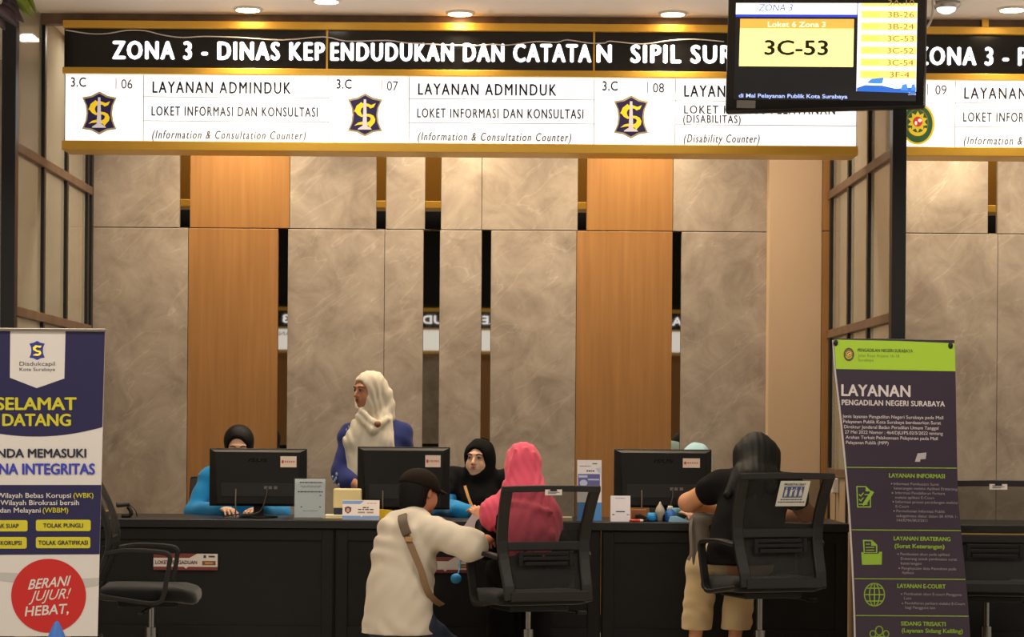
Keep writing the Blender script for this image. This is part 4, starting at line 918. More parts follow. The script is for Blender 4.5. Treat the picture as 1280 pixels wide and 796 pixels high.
plate('bullets', [ellipse(x, y, .9, .9, 8) for x, y in ((1114.5, 604.4), (1115.5, 616), (1116.5, 627), (1117.5, 638.5), (1122.5, 692.4), (1124, 710), (1127, 742.3), (1128, 754))], bf, W_F, .001, t)
def ring(pts, w):
    c = Vector((sum(a for a, b in pts) / len(pts), sum(b for a, b in pts) / len(pts)))
    return pts, c
def strokes(nm, lines, w, mt, par, d=.001):
    bm = B()
    for ln_ in lines:
        for (x0, y0), (x1, y1) in zip(ln_[:-1], ln_[1:]):
            q = Vector((x1 - x0, y1 - y0)); 
            if q.length < 1e-6: continue
            n_ = Vector((-q.y, q.x)).normalized() * w / 2; e = q.normalized() * w * .3
            prism(bm, [(x0 + n_.x - e.x, y0 + n_.y - e.y), (x1 + n_.x + e.x, y1 + n_.y + e.y), (x1 - n_.x + e.x, y1 - n_.y + e.y), (x0 - n_.x - e.x, y0 - n_.y - e.y)], lambda u, v, k: bf(u, v, d + k), .0005)
    return mk(nm, bm, mt, par)
ic = strokes('document_icon', [[(1071, 608), (1082, 608), (1088, 614), (1088, 633.5), (1072, 633.5), (1071, 608)], [(1074, 618), (1076, 620), (1079, 616)], [(1081, 618), (1085, 618)], [(1074, 624), (1076, 626), (1079, 622)], [(1074, 630), (1084, 630)]], 1.3, W_L, t)
plate('pencil', [[(1079, 628), (1089, 613), (1092.5, 615), (1083, 630), (1078.5, 632)]], bf, W_L, .0018, ic); plate('page_corner', [[(1082, 607.5), (1088.5, 614), (1082, 614)]], bf, W_L, .0014, ic)
ic = plate('folder_icon', [[(1076.5, 690), (1079, 690), (1080, 692), (1098, 692), (1099, 689.5), (1102.5, 689.5), (1102, 705.5), (1077.5, 705.8)]], bf, W_L, .001, t)
plate('folder_page', [[(1078.5, 674.5), (1090, 674.8), (1096.5, 681), (1096.5, 691), (1079.5, 691)]], bf, W_L, .0007, ic); plate('page_inner', [[(1080.3, 676.2), (1089, 676.4), (1089, 682), (1095, 682), (1095, 690), (1081, 690)]], bf, W_P, .0014, ic)
strokes('page_lines', [[(1082.5, 680), (1087, 680)], [(1082.5, 684), (1092.5, 684)], [(1083, 687.5), (1092.5, 687.5)]], 1.1, W_L, ic, .002)
E_ = lambda rx, a0=0, a1=2 * PI: [(1093 + rx * math.cos(a), 743 + 14.2 * math.sin(a)) for a in np.linspace(a0, a1, 29)]
strokes('globe_icon', [E_(12.6), E_(6.2), [(1093, 729), (1093, 757)], [(1080.5, 743), (1105.5, 743)], [(1082.5, 735), (1103.5, 735)], [(1082.5, 751), (1103.5, 751)]], 1.3, W_L, t)
strokes('people_icon', [[(1099 + 4.5 * math.cos(a), 788 + 5.5 * math.sin(a)) for a in np.linspace(0, 2 * PI, 21)], [(1091 + 3.5 * math.cos(a), 792 + 4 * math.sin(a)) for a in np.linspace(0, 2 * PI, 17)], [(1107.5 + 3.5 * math.cos(a), 792 + 4 * math.sin(a)) for a in np.linspace(0, 2 * PI, 17)], [(1088, 803), (1091, 797), (1099, 795), (1108, 797), (1111, 803)]], 1.3, W_L, t)
for (x, y) in ((1044.5, 428.5), (1188, 432)):
    bm = B(); a = bf(x, y, .004); sph(bm, a, (.012, .008, .016)); box(bm, (a.x - .008, a.y, a.z - .01), (a.x + .008, a.y + .03, a.z + .012), .003); mk('clip', bm, BLACK, t)
bm = B(); z1 = bf(1118, 424, 0).z; tube(bm, [(p.x - .02, 11.24, .03), (p.x - .07, 11.215, z1 - .02)], .009); tube(bm, [bf(1043, 424.5, -.02), bf(1118, 424.5, -.03), bf(1193, 427, -.02)], .007); mk('support_pole', bm, BLACK, t)
bm = B(); tube(bm, [bf(RL(820), 820, -.012), Vector((p.x - .02, 11.22, .05)), bf(RR(820), 820, -.012)], .007); box(bm, (p.x - .14, 11.05, 0), (p.x + .1, 11.34, .02), .006); mk('stand_feet', bm, BLACK, t)

# ------------------------------------------------------------------ hanging foliage in the top left corner
q = at(12, -6, 10.3)
t = thing('hanging_plant', 'hanging plant with dark purple and green leaves in the top left corner', 'plant', (q.x, 10.3, q.z))
bm = B(); lathe(bm, (q.x - .06, 10.3, q.z - .0), [(.05, 0), (.075, .03), (.085, .1), (.08, .1), (.06, .09), (.004, .085)], 20); mk('pot', bm, mat('pot_black', (28, 24, 24), .5), t, True)
def leaf(bm, base, tip, w, droop=.02):
    b_, t_ = Vector(base), Vector(tip); d = t_ - b_; s = d.cross(Vector((0, 1, .3))).normalized(); n = s.cross(d).normalized(); L_ = 7; R_ = []
    for i in range(L_ + 1):
        k = i / L_; c = b_ + d * k - Vector((0, 0, droop * k * k * 4)); ww = w * math.sin(PI * min(.97, k * .93 + .06)) ** .8
        R_.append([bm.verts.new(c - s * ww + n * ww * .25), bm.verts.new(c), bm.verts.new(c + s * ww + n * ww * .25)])
    for a, b in zip(R_[:-1], R_[1:]):
        for i in (0, 1): bm.faces.new([a[i], a[i + 1], b[i + 1], b[i]])
pur = mat('purple_leaf', (70, 52, 56), .45, var=.2); grn = mat('green_leaf', (120, 138, 34), .45, var=.25)
for k, (a, b, w, mt) in enumerate((((-8, 8), (24, 21), .03, pur), ((-10, 14), (20, 12), .032, pur), ((-14, 10), (6, 24), .03, pur), ((2, 4), (30, 15), .022, pur), ((18, -6), (40, 7), .026, grn), ((20, -10), (33, 6), .028, grn), ((30, -8), (46, 4), .014, grn), ((8, -6), (24, 4), .022, pur))):
    bm = B(); leaf(bm, at(*a, 10.3 + .02 * (k % 3)), at(*b, 10.25 + .03 * (k % 4)), w, .012); bm2 = bm
    o = mk('leaf', bm2, mt, t, True); so = o.modifiers.new('thick', 'SOLIDIFY'); so.thickness = .002
bm = B()
for s in (-1, 1): tube(bm, [(q.x - .06 + s * .08, 10.3, q.z + .1), (q.x - .06, 10.3, CEIL - .001)], .003, n=6)
mk('hanger', bm, BLACK, t)
# ------------------------------------------------------------------ people: smooth-union bodies turned into one surface
def vec(v): return np.array([v[0], v[1], v[2]], dtype=np.float32)
class Body:
    def __init__(s): s.p = []; s.cuts = []; s.disp = None
    def cap(s, a, b, ra, rb=None, k=.02, flat=None, fdir=None, sub=False):
        s.p.append(('cap', vec(a), vec(b), ra, ra if rb is None else rb, k, flat, None if fdir is None else vec(fdir), sub)); return s
    def chain(s, pts, rs, k=.02, **kw):
        for i in range(len(pts) - 1): s.cap(pts[i], pts[i + 1], rs[i], rs[i + 1], k, **kw)
        return s
    def ell(s, c, r, Rm=None, k=.02, sub=False):
        r = (r, r, r) if isinstance(r, (int, float)) else r
        s.p.append(('ell', vec(c), np.array(r, dtype=np.float32), np.eye(3, dtype=np.float32) if Rm is None else np.array(Rm, dtype=np.float32), k, sub)); return s
    def cut(s, point, normal, k=.0): s.cuts.append((vec(point), vec(Vector(normal).normalized()), k)); return s   # keeps the side against the normal
    def mesh(s, res=.007):
        lo = np.full(3, 1e9); hi = np.full(3, -1e9)
        for q in s.p:
            if q[-1]: continue
            if q[0] == 'cap': r = max(q[3], q[4]) * 1.05; pts = [q[1] - r, q[1] + r, q[2] - r, q[2] + r]
            else: r = float(q[2].max()); pts = [q[1] - r, q[1] + r]
            for z in pts: lo = np.minimum(lo, z); hi = np.maximum(hi, z)
        pad = res * 4 + .012; lo -= pad; hi += pad
        n = np.ceil((hi - lo) / res).astype(int) + 1
        ax = [(lo[i] + res * np.arange(n[i])).astype(np.float32) for i in range(3)]
        D = np.full(n, .3, dtype=np.float32)
        for q in s.p:
            if q[0] == 'cap':
                _, a, b, ra, rb, k, flat, fd, sub = q; r = max(ra, rb) + k + .03
                l2 = np.minimum(a, b) - r; h2 = np.maximum(a, b) + r
            else:
                _, c, rr, Rm, k, sub = q; r = float(rr.max()) + k + .03; l2 = c - r; h2 = c + r
            i0 = np.maximum(np.floor((l2 - lo) / res).astype(int), 0); i1 = np.minimum(np.ceil((h2 - lo) / res).astype(int) + 1, n)
            if (i1 <= i0).any(): continue
            sl = tuple(slice(i0[i], i1[i]) for i in range(3))
            X_ = ax[0][sl[0]][:, None, None]; Y_ = ax[1][sl[1]][None, :, None]; Z_ = ax[2][sl[2]][None, None, :]
            if q[0] == 'cap':
                px, py, pz = X_ - a[0], Y_ - a[1], Z_ - a[2]; ba = b - a
                if flat:
                    # stretch space along fd so the section becomes an ellipse
                    g = 1 / flat - 1; dt = px * fd[0] + py * fd[1] + pz * fd[2]
                    px, py, pz = px + dt * g * fd[0], py + dt * g * fd[1], pz + dt * g * fd[2]
                    bd = float(ba @ fd); ba = ba + bd * g * fd
                L2 = float(ba @ ba) + 1e-9
                t_ = np.clip((px * ba[0] + py * ba[1] + pz * ba[2]) / L2, 0, 1)
                d = np.sqrt((px - t_ * ba[0]) ** 2 + (py - t_ * ba[1]) ** 2 + (pz - t_ * ba[2]) ** 2) - (ra + (rb - ra) * t_)
                if flat: d = d * (flat + 1) / 2
            else:
                px, py, pz = X_ - c[0], Y_ - c[1], Z_ - c[2]
                u = [(px * Rm[0, j] + py * Rm[1, j] + pz * Rm[2, j]) / rr[j] for j in range(3)]
                k0 = np.sqrt(u[0] ** 2 + u[1] ** 2 + u[2] ** 2) + 1e-6
                k1 = np.sqrt((u[0] / rr[0]) ** 2 + (u[1] / rr[1]) ** 2 + (u[2] / rr[2]) ** 2) + 1e-6
                d = k0 * (k0 - 1) / k1
            o = D[sl]
            if sub:
                d = -d; h = np.maximum(k - np.abs(o - d), 0) / max(k, 1e-5); D[sl] = np.maximum(o, d) + h * h * k * .25
            else:
                h = np.maximum(k - np.abs(o - d), 0) / max(k, 1e-5); D[sl] = np.minimum(o, d) - h * h * k * .25
        if s.disp is not None:
            X_ = ax[0][:, None, None]; Y_ = ax[1][None, :, None]; Z_ = ax[2][None, None, :]
            D = D + s.disp(X_, Y_, Z_).astype(np.float32)
        for pnt, nn, k in s.cuts:
            X_ = ax[0][:, None, None]; Y_ = ax[1][None, :, None]; Z_ = ax[2][None, None, :]
            D = np.maximum(D, (X_ - pnt[0]) * nn[0] + (Y_ - pnt[1]) * nn[1] + (Z_ - pnt[2]) * nn[2])
        for i in range(3):
            sl = [slice(None)] * 3; sl[i] = 0; D[tuple(sl)] = .1; sl[i] = -1; D[tuple(sl)] = .1
        return nets(D, lo, res)
def nets(D, lo, res):
    nx, ny, nz = D.shape; ins = D < 0
    cnt = np.zeros((nx - 1, ny - 1, nz - 1), np.int8); acc = np.zeros((nx - 1, ny - 1, nz - 1, 3), np.float32)
    for ax_ in range(3):
        o1, o2 = [i for i in range(3) if i != ax_]
        for a in (0, 1):
            for b in (0, 1):
                s0 = [None] * 3; s1 = [None] * 3
                s0[ax_] = slice(0, D.shape[ax_] - 1); s1[ax_] = slice(1, D.shape[ax_])
                for o_, q in ((o1, a), (o2, b)): s0[o_] = s1[o_] = slice(q, D.shape[o_] - 1 + q)
                d0, d1 = D[tuple(s0)], D[tuple(s1)]; m_ = (d0 < 0) != (d1 < 0)
                t_ = np.where(m_, d0 / np.where(m_, d0 - d1, 1), 0)
                cnt += m_; acc[..., ax_] += t_; acc[..., o1] += a * m_; acc[..., o2] += b * m_
    act = cnt > 0; idx = np.full(act.shape, -1, np.int64); idx[act] = np.arange(act.sum())
    ijk = np.argwhere(act); V = (ijk + acc[act] / cnt[act][:, None]) * res + lo
    F_ = []
    for ax_ in range(3):
        o1, o2 = (ax_ + 1) % 3, (ax_ + 2) % 3
        s0 = [slice(1, -1)] * 3; s1 = [slice(1, -1)] * 3
        s0[ax_] = slice(0, D.shape[ax_] - 1); s1[ax_] = slice(1, D.shape[ax_])
        a = ins[tuple(s0)]; b = ins[tuple(s1)]
        for flip, m_ in ((False, a & ~b), (True, ~a & b)):
            e = np.argwhere(m_)
            if not len(e): continue
            off = np.array([1, 1, 1]); off[ax_] = 0; e = e + off
            q = []
            for (p1, p2) in ((-1, -1), (0, -1), (0, 0), (-1, 0)):
                w = e.copy(); w[:, o1] += p1; w[:, o2] += p2; q.append(idx[w[:, 0], w[:, 1], w[:, 2]])
            q = np.stack(q, 1); F_.append(q[:, ::-1] if flip else q)
    F_ = np.concatenate(F_)
    me = bpy.data.meshes.new('body'); me.vertices.add(len(V)); me.vertices.foreach_set('co', V.astype(np.float32).ravel())
    me.loops.add(F_.size); me.loops.foreach_set('vertex_index', F_.astype(np.int32).ravel())
    me.polygons.add(len(F_)); me.polygons.foreach_set('loop_start', np.arange(0, F_.size, 4, dtype=np.int32)); me.polygons.foreach_set('loop_total', np.full(len(F_), 4, np.int32))
    me.update(); me.validate(); return me
def relax(me, it=2):
    bm = B(); bm.from_mesh(me)
    for _ in range(it): bmesh.ops.smooth_vert(bm, verts=bm.verts[:], factor=.5, use_axis_x=True, use_axis_y=True, use_axis_z=True)
    bm.to_mesh(me); bm.free(); return me
UP = Vector((0, 0, 1))
class Frame:
    """a head or trunk frame: x = to the person's right, y = forward, z = up"""
    def __init__(s, o, yaw, pitch=0, roll=0):
        # yaw 0 faces the camera (-Y); positive turns towards +X of the picture
        y = math.radians(yaw); f = Vector((math.sin(y), -math.cos(y), 0)); r = f.cross(UP)
        M = Matrix((r, f, UP)).transposed()
        M = M @ Matrix.Rotation(math.radians(pitch), 3, 'X') @ Matrix.Rotation(math.radians(roll), 3, 'Y')
        s.o = Vector(o); s.M = M
    def __call__(s, x, y, z): return s.o + s.M @ Vector((x, y, z))
    def d(s, x, y, z): return s.M @ Vector((x, y, z))
def head(b, H, ear=True, sc=1.0, nose=1.0):
    R_ = H.M; q = lambda x, y, z: H(x * sc, y * sc, z * sc); e = lambda c, r, k=.02, sub=False: b.ell(q(*c), tuple(v * sc for v in r), R_, k * sc, sub)
    e((0, -.012, .03), (.073, .09, .077)); e((0, .026, -.035), (.057, .062, .078), .03); e((0, .058, -.088), (.022, .022, .02), .03)
    for s in (-1, 1):
        e((s * .034, .055, -.028), (.025, .024, .028), .02); e((s * .045, .02, -.055), (.018, .04, .03), .03)
        e((s * .03, .102, .009), (.017, .016, .0095), .012, True)
        e((s * .03, .078, .008), (.014, .012, .01), .004)
        if ear: e((s * .073, -.008, -.004), (.009, .017, .028), .008)
    e((0, .076, .03), (.05, .016, .012), .016)
    b.cap(q(0, .085, .012), q(0, .103 + .006 * nose, -.022), .008 * sc, .0105 * sc, .012)
    for s in (-1, 1): e((s * .011, .093, -.026), (.008, .009, .007), .008)
    e((0, .076, -.052), (.028, .018, .016), .015)
    e((0, .088, -.0445), (.019, .008, .005), .006); e((0, .086, -.056), (.016, .009, .0055), .006); 
    b.cap(q(-.018, .096, -.050), q(.018, .096, -.050), .0022 * sc, k=.003, sub=True)
def face_parts(parent, H, sc=1.0, lip=(150, 74, 66), brow=(30, 22, 20)):
    q = lambda x, y, z: H(x * sc, y * sc, z * sc); R_ = H.M
    for s in (-1, 1):
        bm = B(); sph(bm, q(s * .030, .0795, .008), (.0115 * sc, .0118 * sc, .0058 * sc), R_, 14, 9); o = mk('eye', bm, mat('eye_white', (168, 156, 148), .3), parent, True)
        bm = B(); sph(bm, q(s * .030 , .0872, .008), (.0058 * sc, .0045 * sc, .0056 * sc), R_, 12, 8); mk('iris', bm, mat('iris_dark', (28, 18, 14), .2), o, True)
        bm = B(); tube(bm, smoothpts([q(s * .017, .0895, .0105), q(s * .03, .0915, .0155), q(s * .044, .083, .0095)], 4), .0018 * sc, n=6); mk('eyelash', bm, mat('lash', (24, 18, 16), .6), parent, True)
        bm = B(); tube(bm, smoothpts([q(s * .013, .093, .026), q(s * .03, .093, .033), q(s * .049, .078, .027)], 4), .0035 * sc, .0022 * sc, n=8); mk('eyebrow', bm, mat('brow', brow, .7), parent, True)
    bm = B(); sph(bm, q(0, .0935, -.0455), (.019 * sc, .006 * sc, .0042 * sc), R_, 16, 8); sph(bm, q(0, .0925, -.0555), (.0165 * sc, .0065 * sc, .005 * sc), R_, 16, 8); mk('lips', bm, mat('lips_%d' % lip[0], lip, .45), parent, True)
def hand(b, wr, dirv, back, side, curl=.5, sc=1.0, spread=1.0):
    """palm and five fingers. dirv = the way the hand points, back = normal of the hand's back, side = +1 thumb along back x dirv"""
    w = Vector(wr); d = Vector(dirv).normalized(); n = Vector(back); n = (n - d * n.dot(d)).normalized(); l = n.cross(d) * side
    b.cap(w - d * .01, w + d * .03, .024 * sc, .03 * sc, .02, flat=.55, fdir=n)
    b.cap(w + d * .03, w + d * .072 * sc, .032 * sc, .034 * sc, .015, flat=.38, fdir=n)
    for k, (o, L_) in enumerate(((.030, .068), (.010, .078), (-.010, .073), (-.029, .057))):
        p0 = w + d * (.082 - .004 * abs(k - 1)) * sc + l * o * sc
        a1, a2 = curl * .7, curl * 1.6
        sp = l * o * 2.2 * spread
        d1 = (d * math.cos(a1) - n * math.sin(a1) + sp).normalized(); d2 = (d * math.cos(a2) - n * math.sin(a2) + sp * .6).normalized()
        p1 = p0 + d1 * L_ * .52 * sc; p2 = p1 + d2 * L_ * .5 * sc
        b.cap(p0 - d * .012, p1, .0088 * sc, .008 * sc, .006); b.cap(p1, p2, .008 * sc, .0066 * sc, .003)
    p0 = w + d * .022 * sc + l * .022 * sc; d1 = (d * .65 + l * .75 - n * .25).normalized(); d2 = (d * .9 + l * .25 - n * .3 * (1 + curl)).normalized()
    b.cap(p0, p0 + d1 * .036 * sc, .013 * sc, .0105 * sc, .012); b.cap(p0 + d1 * .036 * sc, p0 + d1 * .036 * sc + d2 * .034 * sc, .0102 * sc, .008 * sc, .004)
def limb(b, pts, rs, k=.02, infl=0.0): b.chain(pts, [r + infl for r in rs], k)
def trunk(b, J, infl=0.0, k=.05, hip=.135, waist=.118, chestr=.135):
    f = J['fwd']
    b.cap(J['pelvis'], J['waist'], hip + infl, waist + infl, k, flat=.72, fdir=f); b.cap(J['waist'], J['chest'], waist + infl, chestr + infl, k, flat=.70, fdir=f)
    b.cap(J['chest'], J['neck'] - UP * .05, chestr + infl, .06 + infl, k, flat=.72, fdir=f)
    for s in 'LR': b.cap(J['sh' + s], J['neck'] - UP * .03, .047 + infl, .045 + infl, k)
def figure(J, H, name_label, skin, hands=True, bare_legs=False, foot=True, hs=1.0, ear=True, curl=(.5, .5)):
    """J: joints. Makes the top-level Empty and the one-piece skin body"""
    t = thing('person', name_label, 'person', (J['pelvis'].x, J['pelvis'].y, 0))
    b = Body(); head(b, H, ear, hs)
    b.cap(J['neck'] - UP * .03, H(0, -.015, -.05), .05, .047, .03)
    trunk(b, J, -.012)
    for s in 'LR':
        limb(b, [J['sh' + s], J['el' + s], J['wr' + s]], [r * J.get('arm', 1) for r in (.044, .037, .026)], .02)
        limb(b, [J['hip' + s], J['kn' + s], J['an' + s]], [.07, .048, .034], .03)
        b.cap(J['an' + s] - UP * .02, J['an' + s] + J['toe' + s] * .13 - UP * .035, .036, .028, .03)
        hd = J.get('hd' + s, (J['wr' + s] - J['el' + s]).normalized()); bk = J.get('bk' + s, UP)
        hand(b, J['wr' + s], hd, bk, J.get('th' + s, -1 if s == 'L' else 1), curl[0 if s == 'L' else 1])
    o = mk('body', relax(b.mesh(.0055), 1), skin, t, True)
    return t, o
def skin(name, rgb):
    m = mat(name, rgb, .5, var=.05, vscale=14); p = m.node_tree.nodes['Principled BSDF']; p.inputs['Subsurface Weight'].default_value = .12; p.inputs['Subsurface Radius'].default_value = (.008, .005, .0035); return m
def cloth(name, rgb, rough=.85, fold=.12): return mat(name, rgb, rough, bump=fold, bscale=14, sheen=.15 if sum(rgb) > 200 else 0, spec=.2 if sum(rgb) > 200 else .12)
def folds(amp, fx, fy, fz, ph=0.0):
    def f(X_, Y_, Z_):
        w = 1.6 * np.sin(Z_ * fz * .31 + X_ * fx * .17 + 1.1) + 1.2 * np.sin(X_ * fx * .43 - Z_ * fz * .22 + ph * 2)
        e = .55 + .45 * np.sin(X_ * 17 + Y_ * 11 - Z_ * 13 + 1.7 + ph)
        return amp * (np.sin(X_ * fx + Y_ * fy + Z_ * fz + ph + w) * e + .45 * np.sin(X_ * fx * 1.7 - Z_ * fz * .9 + w * .7))
    return f
def hijab(parent, H, J, col, drape, open_=(.052, .066), oc=-.012, back=None, sc=1.0, amp=.003, extra=None, res=.006, name='headscarf', cheek=0.0, oy=.105, ff=(60, 20, 45)):
    q = lambda x, y, z: H(x * sc, y * sc, z * sc); b = Body(); R_ = H.M
    b.ell(q(0, -.014, .034), (.089 * sc, .108 * sc, .094 * sc), R_, .02); b.ell(q(0, .012, -.04), (.078 * sc, .085 * sc, .094 * sc), R_, .04)
    b.ell(q(0, -.045, -.03), (.075 * sc, .075 * sc, .09 * sc), R_, .04)
    b.cap(q(0, .0, -.09), J['neck'] - UP * .02, .074 * sc, .085 * sc, .04)
    drape(b)
    if extra: extra(b)
    b.ell(q(0, oy, oc), (open_[0] * sc, .085 * sc, open_[1] * sc), R_, .012, True)
    b.disp = folds(amp, *ff, .4)
    return mk(name, relax(b.mesh(res), 2), col, parent, True)
SK1 = skin('skin_warm', (196, 142, 108)); SK2 = skin('skin_light', (224, 178, 146)); SK3 = skin('skin_brown', (188, 130, 98)); SK4 = skin('skin_tan', (204, 146, 106))
def seatedJ(cx, yb, shw, shz, hx=None, fwd=(0, -1, 0), neck=None, lean=0.0):
    """joints of somebody sitting behind the counter, facing the camera"""
    J = {'fwd': Vector(fwd), 'pelvis': Vector((cx, yb + .05, .53)), 'waist': Vector((cx, yb + .02, .68)), 'chest': Vector((cx, yb, shz - .12)), 'neck': neck or Vector((cx, yb - .02, shz + .06))}
    for s, g in (('L', 1), ('R', -1)):
        J['sh' + s] = Vector((cx + g * shw, yb, shz)); J['hip' + s] = Vector((cx + g * .085, yb + .02, .51)); J['kn' + s] = Vector((cx + g * .1, yb - .36, .52)); J['an' + s] = Vector((cx + g * .11, yb - .38, .09)); J['toe' + s] = Vector((g * .15, -1, 0)).normalized()
    return J
def trousers(parent, J, m, infl=.022, hem=0.0, name='trousers'):
    b = Body(); b.cap(J['hipL'], J['hipR'], .085 + infl, k=.05); b.cap(J['pelvis'], J['waist'] * .4 + J['pelvis'] * .6, .13, .125, .05, flat=.75, fdir=J['fwd'])
    for s in 'LR':
        an = J['kn' + s] + (J['an' + s] - J['kn' + s]) * (1 - hem); limb(b, [J['hip' + s], J['kn' + s], an], [.075, .055, .05], .03, infl)
        d = (J['an' + s] - J['kn' + s]).normalized(); b.cut(an, d) if s == 'L' and hem else None
    b.disp = folds(.003, 30, 25, 50); return mk(name, relax(b.mesh(.008), 2), m, parent, True)
def top(parent, J, m, infl=.016, sleeve=1.0, name='shirt', hemz=None, k=.05, amp=.0035, res=.007, extra=None, rs=(.05, .044, .036), cutn=True, ff=(26, 30, 40)):
    b = Body(); trunk(b, J, infl, k)
    for s in 'LR':
        sh, el, wr = J['sh' + s], J['el' + s], J['wr' + s]
        if sleeve >= 1: 
            w2 = el + (wr - el) * (sleeve - 1 if sleeve > 1 else 1); limb(b, [sh, el, w2], [r for r in rs], .025, infl * .6)
        else: limb(b, [sh, sh + (el - sh) * sleeve], [rs[0], rs[0] - .002], .03, infl * .8)
    if extra: extra(b)
    b.disp = folds(amp, *ff)
    if hemz is not None: b.cut((0, 0, hemz), (0, 0, -1))
    if cutn: pass
    return mk(name, relax(b.mesh(res), 2), m, parent, True)
BLK = cloth('black_cloth', (17, 16, 16)); BLK2 = cloth('black_knit', (19, 17, 17), .9); HAIR = mat('black_hair', (9, 7.5, 7), .55, spec=.2, bump=.3, bscale=40, stretch=(6, 6, .6))
UNI = cloth('uniform_blue', (28, 134, 196)); WHT = cloth('white_shirt', (204, 193, 176), fold=.3); IVO = cloth('ivory_scarf', (214, 204, 184), fold=.25)
PINK = cloth('pink_scarf', (212, 82, 106), fold=.25); KHA = cloth('khaki_cloth', (196, 172, 130), fold=.25); NAVYC = cloth('indigo_batik', (44, 52, 112), fold=.12); SKYC = cloth('sky_scarf', (168, 206, 214), fold=.1)
JEAN = cloth('blue_denim', (52, 60, 80)); SKYU = cloth('pale_uniform', (120, 190, 212))
# ---- staff member in blue behind the left screen
J = seatedJ(at(298, 600, 12.98).x, 12.98, .165, .945, neck=at(298, 591, 12.98))
for s, a, b in (('L', at(352, 642, 12.86), at(326, 647, 12.62)), ('R', at(243, 640, 12.86), at(280, 647, 12.62))):
    J['el' + s] = a; J['wr' + s] = Vector((b.x, 12.60, CZ + .035)); J['hd' + s] = Vector((.3 if s == 'R' else -.3, -.6, 0)); J['bk' + s] = UP
H = Frame(at(298.5, 560.5, 12.9), 4, -10)
t, _ = figure(J, H, 'person in a bright blue uniform seated behind the left screen, only hair and forehead showing', SK2, hs=.97)
face_parts(t, H, .97)
b = Body(); b.ell(H(0, -.018, .045), (.088, .105, .092), H.M, .02); b.ell(H(0, -.05, -.02), (.08, .065, .08), H.M, .03); b.ell(H(0, -.125, .0), (.04, .035, .04), H.M, .02)
b.ell(H(.012, .11, -.012), (.074, .088, .098), H.M, .012, True); b.ell(H(0, .05, -.09), (.08, .09, .06), H.M, .02, True)
mk('hair', relax(b.mesh(.005), 1), HAIR, t, True)
sh = top(t, J, UNI, .02, 1, name='uniform_shirt')
bm = B()
a = J['elR'] * .35 + J['shR'] * .65
for k, c in enumerate(((206, 50, 46), (228, 222, 216))):
    bm = B(); p = a + Vector((-.058, -.05 , -.05 - .02 * k)); box(bm, p + Vector((-.018, -.012, -.008)), p + Vector((.02, .01, .008)), .003); mk('sleeve_patch', bm, mat('patch_%d' % k, c, .6), t)
trousers(t, J, BLK)
# ---- standing woman in the white headscarf
A = at
J = {'fwd': Vector((-.22, -.97, 0)).normalized(), 'pelvis': Vector((A(472, 600, 13.05).x, 13.07, .86)), 'waist': Vector((A(472, 600, 13.05).x, 13.06, .98)), 'chest': Vector((A(471, 560, 13.05).x, 13.05, 1.13)), 'neck': A(467, 524, 13.06),
     'shL': A(501, 543, 13.06), 'shR': A(438, 545, 13.02), 'elL': A(512, 597, 13.08), 'elR': A(427, 592, 12.96), 'wrL': A(484, 622, 12.88), 'wrR': A(443, 605, 12.84), 'hdR': Vector((.3, -.25, -.8)), 'bkR': Vector((-.7, -.6, 0)), 'hdL': Vector((-.5, -.4, -.5)), 'bkL': Vector((.3, -.7, .5))}
for s, g in (('L', 1), ('R', -1)):
    J['hip' + s] = J['pelvis'] + Vector((g * .085, 0, -.02)); J['kn' + s] = J['pelvis'] + Vector((g * .085, -.02, -.4)); J['an' + s] = J['pelvis'] + Vector((g * .09, .02, -.78)); J['toe' + s] = Vector((g * .2 - .2, -1, 0)).normalized()
H = Frame(A(461.5, 489, 13.0), -50, -3)
t, _ = figure(J, H, 'standing person in an ivory headscarf and indigo jacket looking to the side', SK3, hs=.95, ear=False)
face_parts(t, H, .95, (140, 66, 58))
def dr(b):
    n = J['neck']; f = J['fwd']
    b.cap(n + Vector((-.02, -.03, .0)), n + Vector((.0, -.06, -.06)), .075, .085, .03)
    b.cap(A(449, 530, 12.95), A(441, 552, 12.93), .045, .05, .03); b.cap(A(441, 552, 12.93), A(447, 592, 12.90), .052, .06, .03, flat=.6, fdir=f)
    b.cap(A(480, 527, 12.97), A(478, 555, 12.93), .055, .065, .03, flat=.65, fdir=f); b.cap(A(478, 555, 12.93), A(480, 588, 12.92), .066, .07, .03, flat=.55, fdir=f)
    b.cap(A(461, 545, 12.92), A(462, 590, 12.89), .06, .07, .03, flat=.5, fdir=f)
    b.cap(A(484, 492, 13.02), A(488, 522, 13.02), .035, .03, .03); b.cap(A(488, 505, 13.02), A(472, 532, 12.92), .026, .022, .02)
    b.cap(A(447, 520, 12.93), A(466, 538, 12.885), .02, .022, .015); b.cap(A(466, 538, 12.885), A(484, 524, 12.93), .022, .018, .015); b.cap(A(452, 514, 12.93), A(468, 529, 12.89), .018, .02, .012)
hijab(t, H, J, IVO, dr, (.064, .082), -.014, sc=.95, amp=.0032, oy=.088, ff=(115, 40, 42))
def cuff(b): b.cap(A(427, 588, 12.96), A(436, 603, 12.9), .056, .06, .02)
top(t, J, NAVYC, .024, 1.75, name='jacket', extra=cuff, hemz=.62)
bm = B()
for k in range(16):
    a = random.uniform(0, PI * 2); q = A(431, 597, 12.93); v_ = Vector((math.cos(a) * .07, -abs(math.sin(a)) * .068, random.uniform(-.045, .03)))
    sph(bm, q + v_, (.007, .006, .011), None, 8, 6)
for k, (px, py) in enumerate(((436, 534), (433, 538), (437, 540), (434, 544), (438, 546))): sph(bm, A(px, py, 12.965), (.005, .006, .012), None, 8, 6)
mk('batik_pattern', bm, mat('batik_pale', (150, 162, 190), .8), t, True)
